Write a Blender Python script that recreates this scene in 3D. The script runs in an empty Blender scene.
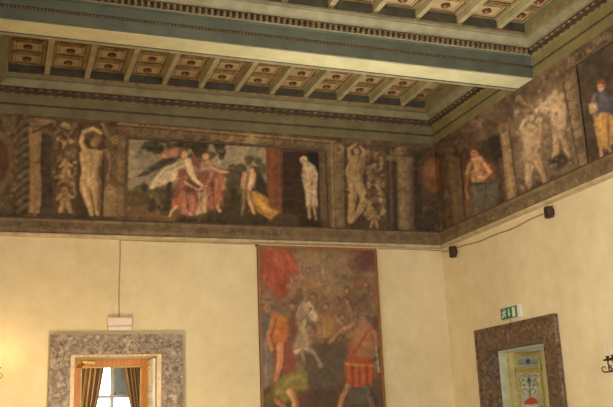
import bpy, bmesh, math, random
import numpy as np
from mathutils import Vector, Matrix
random.seed(7); rng = np.random.default_rng(7)
S = bpy.context.scene; COL = S.collection
PI = math.pi

# ------------------------------------------------------------------ camera
F, YAW, PITCH, ROLL = 870.5, .343539, .246899, -.041518
CAM = np.array([-7.8839, -14.5, 1.6])
def basis():
    cy, sy, cp, sp = math.cos(YAW), math.sin(YAW), math.cos(PITCH), math.sin(PITCH)
    f = np.array([sy*cp, cy*cp, sp]); r = np.array([cy, -sy, 0.]); u = np.cross(r, f)
    c, s = math.cos(ROLL), math.sin(ROLL)
    return c*r+s*u, -s*r+c*u, f
BR, BU, BF = basis()
def ray(px, py): return (px-306.5)*BR-(py-203.5)*BU+F*BF
def atY(px, py, Y):
    d = ray(px, py); return CAM+d*(Y-CAM[1])/d[1]
def atX(px, py, X):
    d = ray(px, py); return CAM+d*(X-CAM[0])/d[0]
def proj(P):
    v = np.asarray(P, float)-CAM; k = F/(v@BF)
    return 306.5+k*(v@BR), 203.5-k*(v@BU)

cd = bpy.data.cameras.new('camera'); cam = bpy.data.objects.new('camera', cd); COL.objects.link(cam)
cd.sensor_fit = 'HORIZONTAL'; cd.sensor_width = 36; cd.lens = F/613*36; cd.clip_start = .05
M4 = Matrix.Identity(4)
for i in range(3):
    M4[i][0] = BR[i]; M4[i][1] = BU[i]; M4[i][2] = -BF[i]; M4[i][3] = CAM[i]
cam.matrix_world = M4
S.camera = cam

# ------------------------------------------------------------------ colours and materials
def lin(c):
    c = np.asarray(c, float)/255
    return np.where(c <= .04045, c/12.92, ((c+.055)/1.055)**2.4)
def rgba(c): return (*[float(v) for v in lin(c)], 1)

class NT:
    def __init__(s, name, rough=.6, metal=0.):
        s.m = bpy.data.materials.new(name); s.m.use_nodes = True
        s.t = s.m.node_tree; s.b = s.t.nodes['Principled BSDF']
        s.b.inputs['Roughness'].default_value = rough; s.b.inputs['Metallic'].default_value = metal
    def n(s, typ, **kw):
        nd = s.t.nodes.new(typ)
        for k, v in kw.items(): setattr(nd, k, v)
        return nd
    def l(s, a, b): s.t.links.new(a, b)
    def coord(s):
        return s.n('ShaderNodeTexCoord').outputs['Object']
    def noise(s, scale, detail=4, rough=.55, vec=None, stretch=None):
        nd = s.n('ShaderNodeTexNoise'); nd.inputs['Scale'].default_value = scale
        nd.inputs['Detail'].default_value = detail; nd.inputs['Roughness'].default_value = rough
        v = vec or s.coord()
        if stretch:
            mp = s.n('ShaderNodeMapping'); mp.inputs['Scale'].default_value = stretch; s.l(v, mp.inputs['Vector']); v = mp.outputs[0]
        s.l(v, nd.inputs['Vector']); return nd
    def ramp(s, fac, stops):
        r = s.n('ShaderNodeValToRGB'); e = r.color_ramp.elements
        while len(e) < len(stops): e.new(.5)
        for k, (p, c) in enumerate(stops): e[k].position = p; e[k].color = rgba(c)
        s.l(fac, r.inputs['Fac']); return r.outputs['Color']
    def mix(s, fac, a, b, mode='MIX'):
        x = s.n('ShaderNodeMix', data_type='RGBA', blend_type=mode)
        for sock, v in ((x.inputs[0], fac), (x.inputs[6], a), (x.inputs[7], b)):
            if isinstance(v, (int, float)): sock.default_value = v
            elif isinstance(v, (tuple, list)): sock.default_value = rgba(v)
            else: s.l(v, sock)
        return x.outputs[2]
    def color(s, c):
        if isinstance(c, (tuple, list)): s.b.inputs['Base Color'].default_value = rgba(c)
        else: s.l(c, s.b.inputs['Base Color'])
    def bump(s, h, strength=.3, dist=.01):
        b = s.n('ShaderNodeBump'); b.inputs['Strength'].default_value = strength; b.inputs['Distance'].default_value = dist
        s.l(h, b.inputs['Height']); s.l(b.outputs[0], s.b.inputs['Normal'])

def worn(name, c, c2=None, scale=5, rough=.6, metal=0, bump=.15, amt=.5):
    t = NT(name, rough, metal); c2 = c2 or tuple(int(v*.8) for v in c)
    n = t.noise(scale, 6, .6); n2 = t.noise(scale*6, 3)
    a = t.ramp(n.outputs['Fac'], [(.35, c2), (.62, c)])
    t.color(t.mix(.15, a, n2.outputs['Color'], 'OVERLAY')); t.bump(n2.outputs['Fac'], bump, .004); return t.m

def plaster(name, c, c2, c3):
    t = NT(name, .85)
    big = t.noise(.55, 5, .6); mid = t.noise(2.6, 6, .65); fine = t.noise(35, 3)
    a = t.ramp(big.outputs['Fac'], [(.32, c2), (.6, c)])
    b = t.ramp(mid.outputs['Fac'], [(.36, (170, 170, 170)), (.66, (204, 202, 198))])
    t.color(t.mix(.62, a, b, 'OVERLAY'))
    # hair cracks
    v = t.n('ShaderNodeTexVoronoi', feature='DISTANCE_TO_EDGE'); v.inputs['Scale'].default_value = .42
    d = t.noise(1.2, 6, .7); mx = t.n('ShaderNodeMix', data_type='RGBA'); mx.inputs[0].default_value = .25
    t.l(t.coord(), mx.inputs[6]); t.l(d.outputs['Color'], mx.inputs[7]); t.l(mx.outputs[2], v.inputs['Vector'])
    cr = t.ramp(v.outputs['Distance'], [(0, c3), (.004, (255, 255, 255))])
    base = t.b.inputs['Base Color'].links[0].from_socket
    t.color(t.mix(.05, base, cr, 'MULTIPLY'))
    t.bump(fine.outputs['Fac'], .15, .004); return t.m

def breccia(name, cols, scale=9):
    t = NT(name, .45)
    d = t.noise(5, 5, .6); mx = t.n('ShaderNodeMix', data_type='RGBA'); mx.inputs[0].default_value = .18
    t.l(t.coord(), mx.inputs[6]); t.l(d.outputs['Color'], mx.inputs[7])
    v = t.n('ShaderNodeTexVoronoi'); v.inputs['Scale'].default_value = scale; t.l(mx.outputs[2], v.inputs['Vector'])
    sep = t.n('ShaderNodeSeparateColor'); t.l(v.outputs['Color'], sep.inputs[0])
    a = t.ramp(sep.outputs[0], [(0, cols[0]), (.3, cols[1]), (.6, cols[2]), (.85, cols[3]), (1, cols[4])])
    n = t.noise(16, 8, .75); b = t.ramp(n.outputs['Fac'], [(.38, cols[0]), (.5, cols[2]), (.62, cols[4])])
    c = t.mix(.55, a, b)
    n3 = t.noise(3, 4); t.color(t.mix(.5, c, t.ramp(n3.outputs['Fac'], [(.3, (160, 154, 150)), (.7, (204, 200, 196))]), 'OVERLAY'))
    t.bump(n.outputs['Fac'], .3, .006); return t.m

def wood(name, c, c2, rough=.45, stretch=(14, 14, 1)):
    t = NT(name, rough); n = t.noise(2.5, 6, .6, stretch=stretch)
    t.color(t.ramp(n.outputs['Fac'], [(.35, c2), (.65, c)])); return t.m

def painted(name, rough=.7, spec=.3):
    """pigment laid on the surface vertex by vertex (fresco, canvas), broken by a fine grain"""
    t = NT(name, rough); t.b.inputs['Specular IOR Level'].default_value = spec
    at = t.n('ShaderNodeVertexColor'); at.layer_name = 'pigment'
    n = t.noise(28, 5, .7); r = t.ramp(n.outputs['Fac'], [(.3, (176, 175, 174)), (.7, (198, 197, 196))])
    t.color(t.mix(.5, at.outputs['Color'], r, 'OVERLAY')); t.bump(n.outputs['Fac'], .12, .004); return t.m

def glass_pane(name):
    t = NT(name, .05)
    tr = t.n('ShaderNodeBsdfTransparent'); gl = t.n('ShaderNodeBsdfGlossy'); gl.inputs['Roughness'].default_value = .03
    fr = t.n('ShaderNodeFresnel'); fr.inputs[0].default_value = 1.45; mx = t.n('ShaderNodeMixShader')
    t.l(fr.outputs[0], mx.inputs[0]); t.l(tr.outputs[0], mx.inputs[1]); t.l(gl.outputs[0], mx.inputs[2])
    t.l(mx.outputs[0], t.t.nodes['Material Output'].inputs['Surface']); return t.m

def glow(name, c, k):
    t = NT(name); t.b.inputs['Emission Color'].default_value = rgba(c); t.b.inputs['Emission Strength'].default_value = k
    t.color(c); return t.m

MAT = {
 'plaster': plaster('plaster', (228, 212, 172), (217, 200, 158), (140, 120, 90)),
 'ceil_plain': worn('ceiling_paint', (150, 138, 98)),
 'board': worn('blue_grey_board', (104, 110, 94), (88, 95, 82), 3, .55),
 'olive': worn('olive_board', (128, 118, 82), (108, 99, 68), 3, .55),
 'rib': worn('coffer_rib_cream', (180, 170, 128), (156, 145, 104), 4, .55),
 'crown_olive': worn('olive_cream_moulding', (142, 134, 98), (120, 112, 80), 4, .55),
 'olive_warm': worn('warm_olive_board', (142, 128, 82), (120, 107, 68), 3, .55),
 'cream': worn('cream_moulding', (158, 153, 122), (135, 129, 100), 4, .55),
 'soffit': worn('soffit_cream', (210, 206, 164), (192, 186, 144), 2, .5),
 'gold': worn('worn_gilding', (170, 144, 92), (110, 86, 52), 20, .5),
 'dentil': worn('dentil_cream', (150, 130, 90), (112, 92, 62), 12, .55),
 'groove': worn('dark_groove', (92, 75, 53), (70, 56, 41), 6, .7),
 'panel': worn('coffer_field', (192, 170, 126), (174, 151, 108), 5, .6),
 'panelframe': worn('coffer_moulding', (168, 142, 92), (120, 96, 60), 9, .6),
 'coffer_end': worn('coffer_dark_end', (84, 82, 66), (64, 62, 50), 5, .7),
 'red': worn('rosette_red', (122, 62, 42), (84, 42, 30), 20, .5),
 'cornice': worn('painted_cornice', (136, 114, 82), (104, 84, 58), 7, .65),
 'lip': worn('cornice_lip', (204, 186, 148), (178, 156, 118), 6, .55),
 'stone_grey': breccia('grey_breccia', [(58, 45, 33), (106, 88, 67), (140, 120, 94), (168, 149, 121), (204, 188, 158)], 26),
 'stone_red': breccia('red_breccia', [(46, 36, 26), (84, 65, 48), (104, 82, 62), (122, 100, 76), (154, 132, 104)], 26),
 'fillet': worn('cream_fillet', (232, 208, 168), (206, 176, 130), 8, .5),
 'orange_wood': wood('orange_wood', (214, 142, 40), (186, 112, 26)),
 'white_paint': worn('white_paint', (232, 226, 208), (216, 208, 188), 4, .45),
 'pale_door': worn('pale_door_paint', (216, 208, 156), (194, 184, 130), 4, .5),
 'green_edge': worn('greenish_door_edge', (214, 216, 192), (186, 196, 172), 4, .5),
 'yellow_gold': worn('yellow_gilding', (216, 192, 112), (176, 150, 78), 14, .45, 0),
 'brass': worn('brass', (190, 140, 60), (140, 96, 40), 14, .35, .8),
 'dark_iron': worn('dark_bronze', (70, 52, 38), (44, 34, 28), 14, .45, .5),
 'curtain': None, 'frame_wood': wood('picture_frame_wood', (168, 112, 52), (128, 80, 36)),
 'plastic': worn('white_plastic', (232, 214, 196), (222, 202, 184), 3, .5, bump=.03),
 'grey_cable': worn('grey_cable', (172, 154, 118), (150, 132, 100), 6, .6),
 'brown_box': worn('brown_box', (74, 52, 34), (58, 40, 27), 8, .6),
 'grille': worn('brown_grille', (58, 42, 30), (40, 29, 22), 40, .8),
 'green': worn('sign_green', (24, 122, 84), (20, 108, 74), 3, .4, bump=.02),
 'sign_white': worn('sign_white', (226, 228, 214), (216, 216, 200), 3, .4, bump=.02),
 'pigment': painted('fresco_pigment', .8, .2), 'oil': painted('oil_pigment', .65, .3),
 'pane': glass_pane('window_glass'),
 'floor': worn('terracotta_floor', (150, 112, 84), (128, 92, 68), 3, .4),
 'candle': worn('candle_ivory', (226, 210, 200), (208, 188, 178), 5, .5),
 'shutter': worn('grey_shutter', (150, 152, 146), (130, 132, 128), 4, .6),
 'bulb': glow('lit_bulb', (255, 206, 140), 12),
}
def curtain_mat():
    t = NT('striped_curtain', .85); g = t.n('ShaderNodeTexCoord')
    sp = t.n('ShaderNodeSeparateXYZ'); t.l(g.outputs['UV'], sp.inputs[0])
    m1 = t.n('ShaderNodeMath', operation='MULTIPLY'); m1.inputs[1].default_value = 9; t.l(sp.outputs[0], m1.inputs[0])
    m2 = t.n('ShaderNodeMath', operation='FRACT'); t.l(m1.outputs[0], m2.inputs[0])
    t.color(t.ramp(m2.outputs[0], [(0, (150, 118, 74)), (.3, (178, 148, 98)), (.5, (128, 96, 58)), (.62, (196, 170, 122)), (.8, (140, 106, 64))]))
    return t.m
MAT['curtain'] = curtain_mat()

# ------------------------------------------------------------------ mesh helpers
class MB:
    def __init__(s): s.v = []; s.f = []; s.mi = []; s.k = 0; s.smooth = []
    def add(s, vs, fs, sm=False):
        o = len(s.v); s.v += [tuple(map(float, v)) for v in vs]
        for f in fs: s.f.append([o+i for i in f]); s.mi.append(s.k); s.smooth.append(sm)
        return s
    def box(s, x0, x1, y0, y1, z0, z1):
        x0, x1 = sorted((x0, x1)); y0, y1 = sorted((y0, y1)); z0, z1 = sorted((z0, z1))
        return s.add([(x0,y0,z0),(x1,y0,z0),(x1,y1,z0),(x0,y1,z0),(x0,y0,z1),(x1,y0,z1),(x1,y1,z1),(x0,y1,z1)],
              [(0,3,2,1),(4,5,6,7),(0,1,5,4),(1,2,6,5),(2,3,7,6),(3,0,4,7)])
    def hexa(s, a, b):          # two 4-loops
        return s.add(list(a)+list(b), [(3,2,1,0),(4,5,6,7),(0,1,5,4),(1,2,6,5),(2,3,7,6),(3,0,4,7)])
    def tube(s, pts, r, n=8, taper=None):
        pts = [Vector(p) for p in pts]; m = len(pts); vs = []; up = Vector((.13, .21, 1)).normalized()
        for i, p in enumerate(pts):
            t = (pts[min(i+1, m-1)]-pts[max(i-1, 0)]).normalized()
            a = t.cross(up)
            if a.length < .05: a = t.cross(Vector((1, .1, 0)))
            a.normalize(); b = t.cross(a); rr = taper[i] if taper else r
            for k in range(n):
                q = 2*PI*k/n; vs.append(p+a*(rr*math.cos(q))+b*(rr*math.sin(q)))
        fs = [(i*n+k, i*n+(k+1) % n, (i+1)*n+(k+1) % n, (i+1)*n+k) for i in range(m-1) for k in range(n)]
        fs += [tuple(range(n))[::-1], tuple((m-1)*n+k for k in range(n))]
        return s.add(vs, fs, True)
    def lathe(s, prof, c=(0,0,0), n=20, axis='Z'):
        vs = []; m = len(prof)
        for r, h in prof:
            for k in range(n):
                q = 2*PI*k/n; x, y = r*math.cos(q), r*math.sin(q)
                v = {'Z': (x, y, h), 'Y': (x, h, y), 'X': (h, x, y)}[axis]
                vs.append((v[0]+c[0], v[1]+c[1], v[2]+c[2]))
        fs = [(i*n+k, i*n+(k+1) % n, (i+1)*n+(k+1) % n, (i+1)*n+k) for i in range(m-1) for k in range(n)]
        fs += [tuple(range(n))[::-1], tuple((m-1)*n+k for k in range(n))]
        return s.add(vs, fs, True)
    def blob(s, c, r, nu=10, nv=6, M=None):
        vs = []; c = Vector(c)
        for j in range(nv+1):
            a = -PI/2+PI*j/nv
            for k in range(nu):
                q = 2*PI*k/nu
                p = Vector((r[0]*math.cos(a)*math.cos(q), r[1]*math.cos(a)*math.sin(q), r[2]*math.sin(a)))
                vs.append(c+(M @ p if M else p))
        fs = [(j*nu+k, j*nu+(k+1) % nu, (j+1)*nu+(k+1) % nu, (j+1)*nu+k) for j in range(nv) for k in range(nu)]
        return s.add(vs, fs, True)
    def prism(s, pts, axis, a0, a1):
        """2-D outline extruded along axis: 'X' takes (y,z), 'Y' takes (x,z)"""
        m = len(pts); g = (lambda p, a: (a, p[0], p[1])) if axis == 'X' else (lambda p, a: (p[0], a, p[1]))
        vs = [g(p, a0) for p in pts]+[g(p, a1) for p in pts]
        fs = [(i, (i+1) % m, m+(i+1) % m, m+i) for i in range(m)]+[tuple(range(m))[::-1], tuple(range(m, 2*m))]
        return s.add(vs, fs)
    def build(s, name, mats, parent=None, origin=None):
        me = bpy.data.meshes.new(name); o = bpy.data.objects.new(name, me)
        v = s.v
        if origin is None:
            if parent is not None and parent.name in ORG: origin = ORG[parent.name]
            elif parent is None:
                a = np.array(v); origin = ((a[:,0].min()+a[:,0].max())/2, (a[:,1].min()+a[:,1].max())/2, a[:,2].min())
            else: origin = (0, 0, 0)
        me.from_pydata([(x-origin[0], y-origin[1], z-origin[2]) for x, y, z in v], [], s.f)
        if not isinstance(mats, (list, tuple)): mats = [mats]
        for m in mats: me.materials.append(MAT[m] if isinstance(m, str) else m)
        me.polygons.foreach_set('material_index', s.mi); me.polygons.foreach_set('use_smooth', s.smooth)
        bm = bmesh.new(); bm.from_mesh(me); bmesh.ops.recalc_face_normals(bm, faces=bm.faces); bm.to_mesh(me); bm.free()
        me.update(); COL.objects.link(o)
        if parent is not None: o.parent = parent
        else: o.location = origin
        ORG[o.name] = origin
        return o
ORG = {}
def empty(name, loc):
    o = bpy.data.objects.new(name, None); COL.objects.link(o); o.location = [float(v) for v in loc]; o.empty_display_size = .1
    ORG[o.name] = tuple(float(v) for v in loc); return o
def tag(o, label=None, cat=None, group=None, kind=None):
    if label: o['label'] = label
    if cat: o['category'] = cat
    if group: o['group'] = group
    if kind: o['kind'] = kind
    return o
def struct(o): o['kind'] = 'structure'; return o
def bevel(o, w=.006, seg=2):
    m = o.modifiers.new('edge', 'BEVEL'); m.width = w; m.segments = seg; m.limit_method = 'ANGLE'; return o

# ------------------------------------------------------------------ room shell
XL, YR, ZC = -8.2, -17.2, 7.62      # left wall, rear wall, top of ceiling space
T = .8                              # thick palace walls
D1 = (-6.735, -5.43, 2.765)        # left door opening in back wall
D2 = (-3.11, -1.30, 2.70)           # door opening in right wall (y from, y to, top)
struct(MB().box(XL-T, T+1.5, YR-T, 4.2, -.12, 0).build('floor', 'floor'))
w = MB()
w.box(XL-T, D1[0], 0, T, 0, ZC).box(D1[1], T, 0, T, 0, ZC).box(D1[0], D1[1], 0, T, D1[2], ZC)
struct(w.build('wall_back', 'plaster'))
w = MB()
w.box(0, T, D2[1], 0, 0, ZC).box(0, T, YR, D2[0], 0, ZC).box(0, T, D2[0], D2[1], D2[2], ZC)
struct(w.build('wall_right', 'plaster'))
WL = [(-8.2, -6.6), (-12.2, -10.6)]; WZ = (1.0, 4.0)    # tall unseen windows, added to the left wall for daylight
w = MB(); ys = [0]+[v for a, b in WL for v in (b, a)]+[YR]
for i in range(0, len(ys), 2): w.box(XL-T, XL, ys[i+1], ys[i], 0, ZC)
for a, b in WL: w.box(XL-T, XL, a, b, 0, WZ[0]).box(XL-T, XL, a, b, WZ[1], ZC)
struct(w.build('wall_left', 'plaster'))
WR = [(-6.6, -5.0), (-3.2, -1.6)]  # unseen rear-wall windows, invented to bring daylight in
w = MB(); xs = [XL-T]+[v for a, b in WR for v in (a, b)]+[T]
for i in range(0, len(xs), 2): w.box(xs[i], xs[i+1], YR-T, YR, 0, ZC)
for a, b in WR: w.box(a, b, YR-T, YR, 0, WZ[0]).box(a, b, YR-T, YR, WZ[1], ZC)
struct(w.build('wall_rear', 'plaster'))
nwin = 1
def added_window(axis, a, b, pos, z0, z1):
    global nwin
    nwin += 1
    e = MB(); p = MB(); t = .07
    def bx(m, u0, u1, q0, q1, zz0, zz1):
        if axis == 'X': m.box(q0, q1, u0, u1, zz0, zz1)
        else: m.box(u0, u1, q0, q1, zz0, zz1)
    bx(e, a, a+t, pos, pos+.06, z0, z1); bx(e, b-t, b, pos, pos+.06, z0, z1)
    bx(e, a, b, pos, pos+.06, z0, z0+t); bx(e, a, b, pos, pos+.06, z1-t, z1)
    mid = (a+b)/2; bx(e, mid-.035, mid+.035, pos, pos+.06, z0, z1)
    zz = z0+(z1-z0)*.66; bx(e, a, b, pos, pos+.05, zz-.03, zz+.03)
    o = struct(e.build('window_%d' % nwin, 'white_paint'))  # unseen window, added as an opening for daylight
    bx(p, a+t, b-t, pos+.02, pos+.028, z0+t, z1-t)
    p.build('pane', 'pane', o); return o
for a, b in WL: added_window('X', a, b, XL-.55, *WZ)
for a, b in WR: added_window('Y', a, b, YR-.55, *WZ)

# ------------------------------------------------------------------ ceiling, beam, cornices
ZB = 6.79                                    # foot of the wooden cornice / beam soffit
BY = (-3.48, -2.95)                          # beam
ZRIB, ZPAN, DIN = 7.455, 7.60, .26
ceil = struct(MB().box(XL, 0, YR, 0, ZPAN+.02, ZPAN+.14).build('ceiling', 'ceil_plain'))

def sweep(mb, prof, a, b, n, m0=True, m1=True):
    """profile (d,z) swept from a to b (plan points), d along plan normal n, mitred inwards at both ends"""
    a, b, n = Vector(a), Vector(b), Vector(n); t = (b-a).normalized(); m = len(prof); vs = []
    for P, sgn, mt in ((a, 1, m0), (b, -1, m1)):
        for d, z in prof:
            q = P+n*d+(t*d*sgn if mt else Vector((0, 0)))
            vs.append((q.x, q.y, z))
    fs = [(i, (i+1) % m, m+(i+1) % m, m+i) for i in range(m)]+[tuple(range(m))[::-1], tuple(range(m, 2*m))]
    mb.add(vs, fs); return mb
def P(*pts): return [(0, pts[0][1])]+list(pts)+[(0, pts[-1][1])]

def cornice_run(parent, a, b, n, board, toothed=False):
    a, b, n = Vector(a), Vector(b), Vector(n); t = (b-a).normalized(); L = (b-a).length
    m = MB()
    sweep(m, P((.030, ZB), (.030, 6.945)), a, b, n); sweep(m, P((.045, 6.985), (.045, 7.115), (.07, 7.12), (.07, 7.138)), a, b, n)
    m.build('frieze_board', board, parent)
    m = MB(); sweep(m, P((.022, 6.945), (.022, 6.985)), a, b, n); sweep(m, P((.075, 7.22), (.135, 7.225), (.135, 7.24)), a, b, n)
    sweep(m, P((.228, 7.345), (.228, 7.355)), a, b, n)
    sweep(m, P((.072, 7.145), (.072, 7.22)), a, b, n)
    m.build('dark_groove', 'groove', parent)
    R = Matrix(((t.x, n.x, 0), (t.y, n.y, 0), (0, 0, 1)))
    m = MB(); k = int(L/(.05 if toothed else .16)); q = (L-.4)/k
    for i in range(k+1):
        if toothed: c = a+t*(.2+q*i)+n*.033; m.blob((c.x, c.y, 6.962), (.012, .012, .011), 6, 4)
        else: c = a+t*(.2+q*i)+n*.085; m.blob((c.x, c.y, 7.134), (.042, .016, .011), 6, 4, R)
    m.build('bead_moulding', 'gold', parent)
    m = MB(); k = int(L/(.092 if toothed else .16)); q = (L-.36)/k
    for i in range(k+1):
        c = a+t*(.18+q*i); u = t*.017
        p0, p1, p2, p3 = c-u+n*.06, c+u+n*.06, c+u+n*.145, c-u+n*.145
        if not toothed: m.blob((c.x+n.x*.12, c.y+n.y*.12, 7.205), (.045, .02, .014), 8, 4, R); continue
        m.hexa([(p.x, p.y, 7.15) for p in (p0, p1, p2, p3)], [(p.x, p.y, 7.218) for p in (p0, p1, p2, p3)])
    m.build('dentil_course', 'dentil', parent)
    m = MB(); 
    if toothed: sweep(m, P((.10, 7.138), (.10, 7.150)), a, b, n)
    sweep(m, P((.14, 7.24), (.152, 7.24), (.158, 7.262), (.185, 7.29), (.212, 7.315), (.225, 7.33), (.24, 7.345)), a, b, n)
    sweep(m, P((.235, 7.355), (DIN, 7.36), (DIN, 7.395)), a, b, n)
    m.build('crown_moulding', 'cream' if toothed else 'crown_olive', parent)

ntrim = 0
def trim_empty(loc):
    global ntrim
    ntrim += 1; return struct(empty('trim_%d' % ntrim, loc))
def bay_walls(y0, y1, back=None):
    """wooden cornice of a bay along the side walls (and the back wall)"""
    if back is not None: cornice_run(trim_empty((-4.1, y1, ZB)), (XL, y1), (0, y1), (0, -1), 'olive')
    cornice_run(trim_empty((0, (y0+y1)/2, ZB)), (0, y1), (0, y0), (-1, 0), 'olive_warm')
    cornice_run(trim_empty((XL, (y0+y1)/2, ZB)), (XL, y0), (XL, y1), (1, 0), 'olive')
bay_walls(BY[1], 0, back=True)
B2 = (-6.96, -6.42)
bay_walls(B2[1], BY[0])

def beam(ya, yb, label, la=0., lb=0.):
    """timber beam; la, lb: how far its two edges drift towards the viewer at the left wall"""
    e = tag(empty('ceiling_beam', (XL/2, (ya+yb)/2, ZB)), label, 'beam')
    x0, x1 = XL+.02, -.02
    def slab(p, q, z0, z1):
        a, b, c, d = (x0, ya-la+p), (x1, ya+p), (x1, yb+q), (x0, yb-lb+q)
        return MB().hexa([(*v, z0) for v in (a, b, c, d)], [(*v, z1) for v in (a, b, c, d)])
    slab(0, 0, ZB+.004, ZPAN+.02).build('beam_core', 'soffit', e)
    slab(.01, -.10, ZB-.010, ZB+.006).build('soffit_board', 'soffit', e)
    MB().tube([(x0, yb-lb-.085, ZB), (x1, yb-.085, ZB)], .014, 8).build('soffit_bead', 'groove', e)
    MB().hexa([(x0, yb-lb-.066, ZB-.014), (x1, yb-.066, ZB-.014), (x1, yb, ZB-.014), (x0, yb-lb, ZB-.014)], [(x0, yb-lb-.066, ZB+.006), (x1, yb-.066, ZB+.006), (x1, yb, ZB+.006), (x0, yb-lb, ZB+.006)]).build('edge_fillet', 'cream', e)
    def nrm(dx, dy, s): v = Vector((-dy, dx)).normalized()*s; return v if True else None
    cornice_run(e, (XL, ya-la), (0, ya), nrm(-XL, la, -1), 'board', True)
    cornice_run(e, (0, yb), (XL, yb-lb), nrm(-XL, lb, 1), 'board', True)
    return e
beam(BY[0], BY[1], 'great blue grey ceiling beam with cream underside spanning the hall', .12, .20)
beam(B2[0], B2[1], 'second ceiling beam nearer the viewer than the one with the bright underside')

rosettes = []
def coffers(y0, y1, ribs, npan):
    """ribs across the bay, a panelled tray between each pair"""
    yb, yf = y1-DIN, y0+DIN
    for x in ribs:
        m = MB().box(x-.042, x+.042, yf-.02, yb+.02, ZRIB, ZPAN+.01)
        m.box(x-.048, x+.048, yf-.02, yb+.02, ZRIB+.045, ZRIB+.062)
        m.box(x-.058, x+.058, yf, yb, ZPAN-.03, ZPAN+.01)
        m.build('coffer_rib', 'rib', ceil)
    edges = [XL+DIN]+[v for v in sorted(ribs)]+[-DIN]
    dy = (yb-yf)/npan
    r = MB(); r.box(XL+DIN-.05, -DIN+.05, yb-.004, yb+.06, 7.395, ZRIB+.004).box(XL+DIN-.05, -DIN+.05, yf-.06, yf+.004, 7.395, ZRIB+.004)
    r.box(-DIN-.004, -DIN+.06, yf, yb, 7.395, ZRIB+.004).box(XL+DIN-.06, XL+DIN+.004, yf, yb, 7.395, ZRIB+.004)
    r.build('edge_rail', 'panelframe', ceil)
    r = MB().box(-DIN-.002, -DIN+.06, yf, yb, ZRIB, ZPAN).box(XL+DIN-.06, XL+DIN+.002, yf, yb, ZRIB, ZPAN)
    r.build('edge_board', 'crown_olive', ceil)
    for i in range(len(edges)-1):
        xa, xb = edges[i]+(.042 if i else 0), edges[i+1]-(.042 if i < len(edges)-2 else 0)
        if xb-xa < .12: continue
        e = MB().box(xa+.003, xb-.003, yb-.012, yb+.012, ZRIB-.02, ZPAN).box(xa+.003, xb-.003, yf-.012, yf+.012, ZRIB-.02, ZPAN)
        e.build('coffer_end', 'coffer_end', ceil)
        p = MB(); p.box(xa+.01, xb-.01, yf+.01, yb-.01, ZPAN, ZPAN+.02)
        f = MB(); d = MB()
        for k in range(npan):
            ya, yc = yb-.01-dy*k, yb+.01-dy*(k+1)
            x0, x1, t = xa+.03, xb-.03, .03
            for (mm, o, tt, h) in ((f, 0, .028, .022), (d, .032, .008, .008), (f, .075, .012, .012)):
                X0, X1, Y0, Y1 = x0+o, x1-o, yc+.005+o, ya-.005-o
                mm.box(X0, X1, Y1-tt, Y1, ZPAN-h, ZPAN+.005).box(X0, X1, Y0, Y0+tt, ZPAN-h, ZPAN+.005)
                mm.box(X0, X0+tt, Y0+tt, Y1-tt, ZPAN-h, ZPAN+.005).box(X1-tt, X1, Y0+tt, Y1-tt, ZPAN-h, ZPAN+.005)
            rosettes.append(((xa+xb)/2, (ya+yc)/2, k, i, y1, xb-xa))
        o = p.build('coffer_panel', 'panel', ceil); f.build('panel_moulding', 'panelframe', o); d.build('panel_groove', 'groove', o)
coffers(BY[1], 0, [-.745-.6575*i for i in range(11)], 5)
coffers(B2[1], BY[0], [-.72-.704*i for i in range(11)], 5)

def rosette_mesh():
    m = MB()
    m.k = 0
    for k in range(8):
        q = 2*PI*k/8; R = Matrix.Rotation(q, 3, 'Z') @ Matrix.Rotation(.35, 3, 'Y')
        m.blob((.055*math.cos(q), .055*math.sin(q), -.018), (.036, .024, .015), 8, 5, R)
    m.lathe([(.085, 0), (.085, -.006), (.05, -.012), (.03, -.02)], n=20)
    m.k = 1
    m.lathe([(.034, -.015), (.036, -.03), (.026, -.048), (.008, -.056)], n=12)
    for k in range(8):
        q = 2*PI*(k+.5)/8; m.blob((.08*math.cos(q), .08*math.sin(q), -.012), (.012, .012, .01), 6, 4)
    return m
proto = None
ORD = ['first', 'second', 'third', 'fourth', 'fifth', 'sixth', 'seventh', 'eighth', 'ninth', 'tenth', 'eleventh', 'twelfth', 'thirteenth']
nmax = max(r[3] for r in rosettes)
for (x, y, k, i, y1, wd) in rosettes:
    px, py = proj((x, y, ZPAN))
    zlim = proj((x, (BY[1] if y1 > -1 else B2[1]), ZB))[1]
    vis = -12 < px < 625 and -12 < py < 420
    if y1 > -1: vis = vis and py > zlim-2
    if not vis: continue
    if proto is None:
        proto = rosette_mesh().build('ceiling_rosette', ['red', 'gold'], None, (0, 0, 0)); o = proto
    else:
        o = proto.copy(); COL.objects.link(o)
    o.location = (x, y, ZPAN+.001); o.scale = (.84, .84, 1)
    n = ORD[nmax-i]
    if y1 > -1:
        lab = 'red gilt rosette in the back ceiling row, %s coffer from the right wall, %s panel' % (n, ['wall-side', 'beam-side', 'third', 'fourth', 'last'][k])
        g = 'rosettes in the coffers between beam and back wall'
    else:
        lab = 'red gilt rosette in the front ceiling row, %s coffer from the right wall, %s panel' % (n, ['beam-side', 'second', 'third', 'fourth', 'fifth'][k])
        g = 'rosettes in the coffers in front of the beam'
    tag(o, lab, 'rosette', g)

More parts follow.
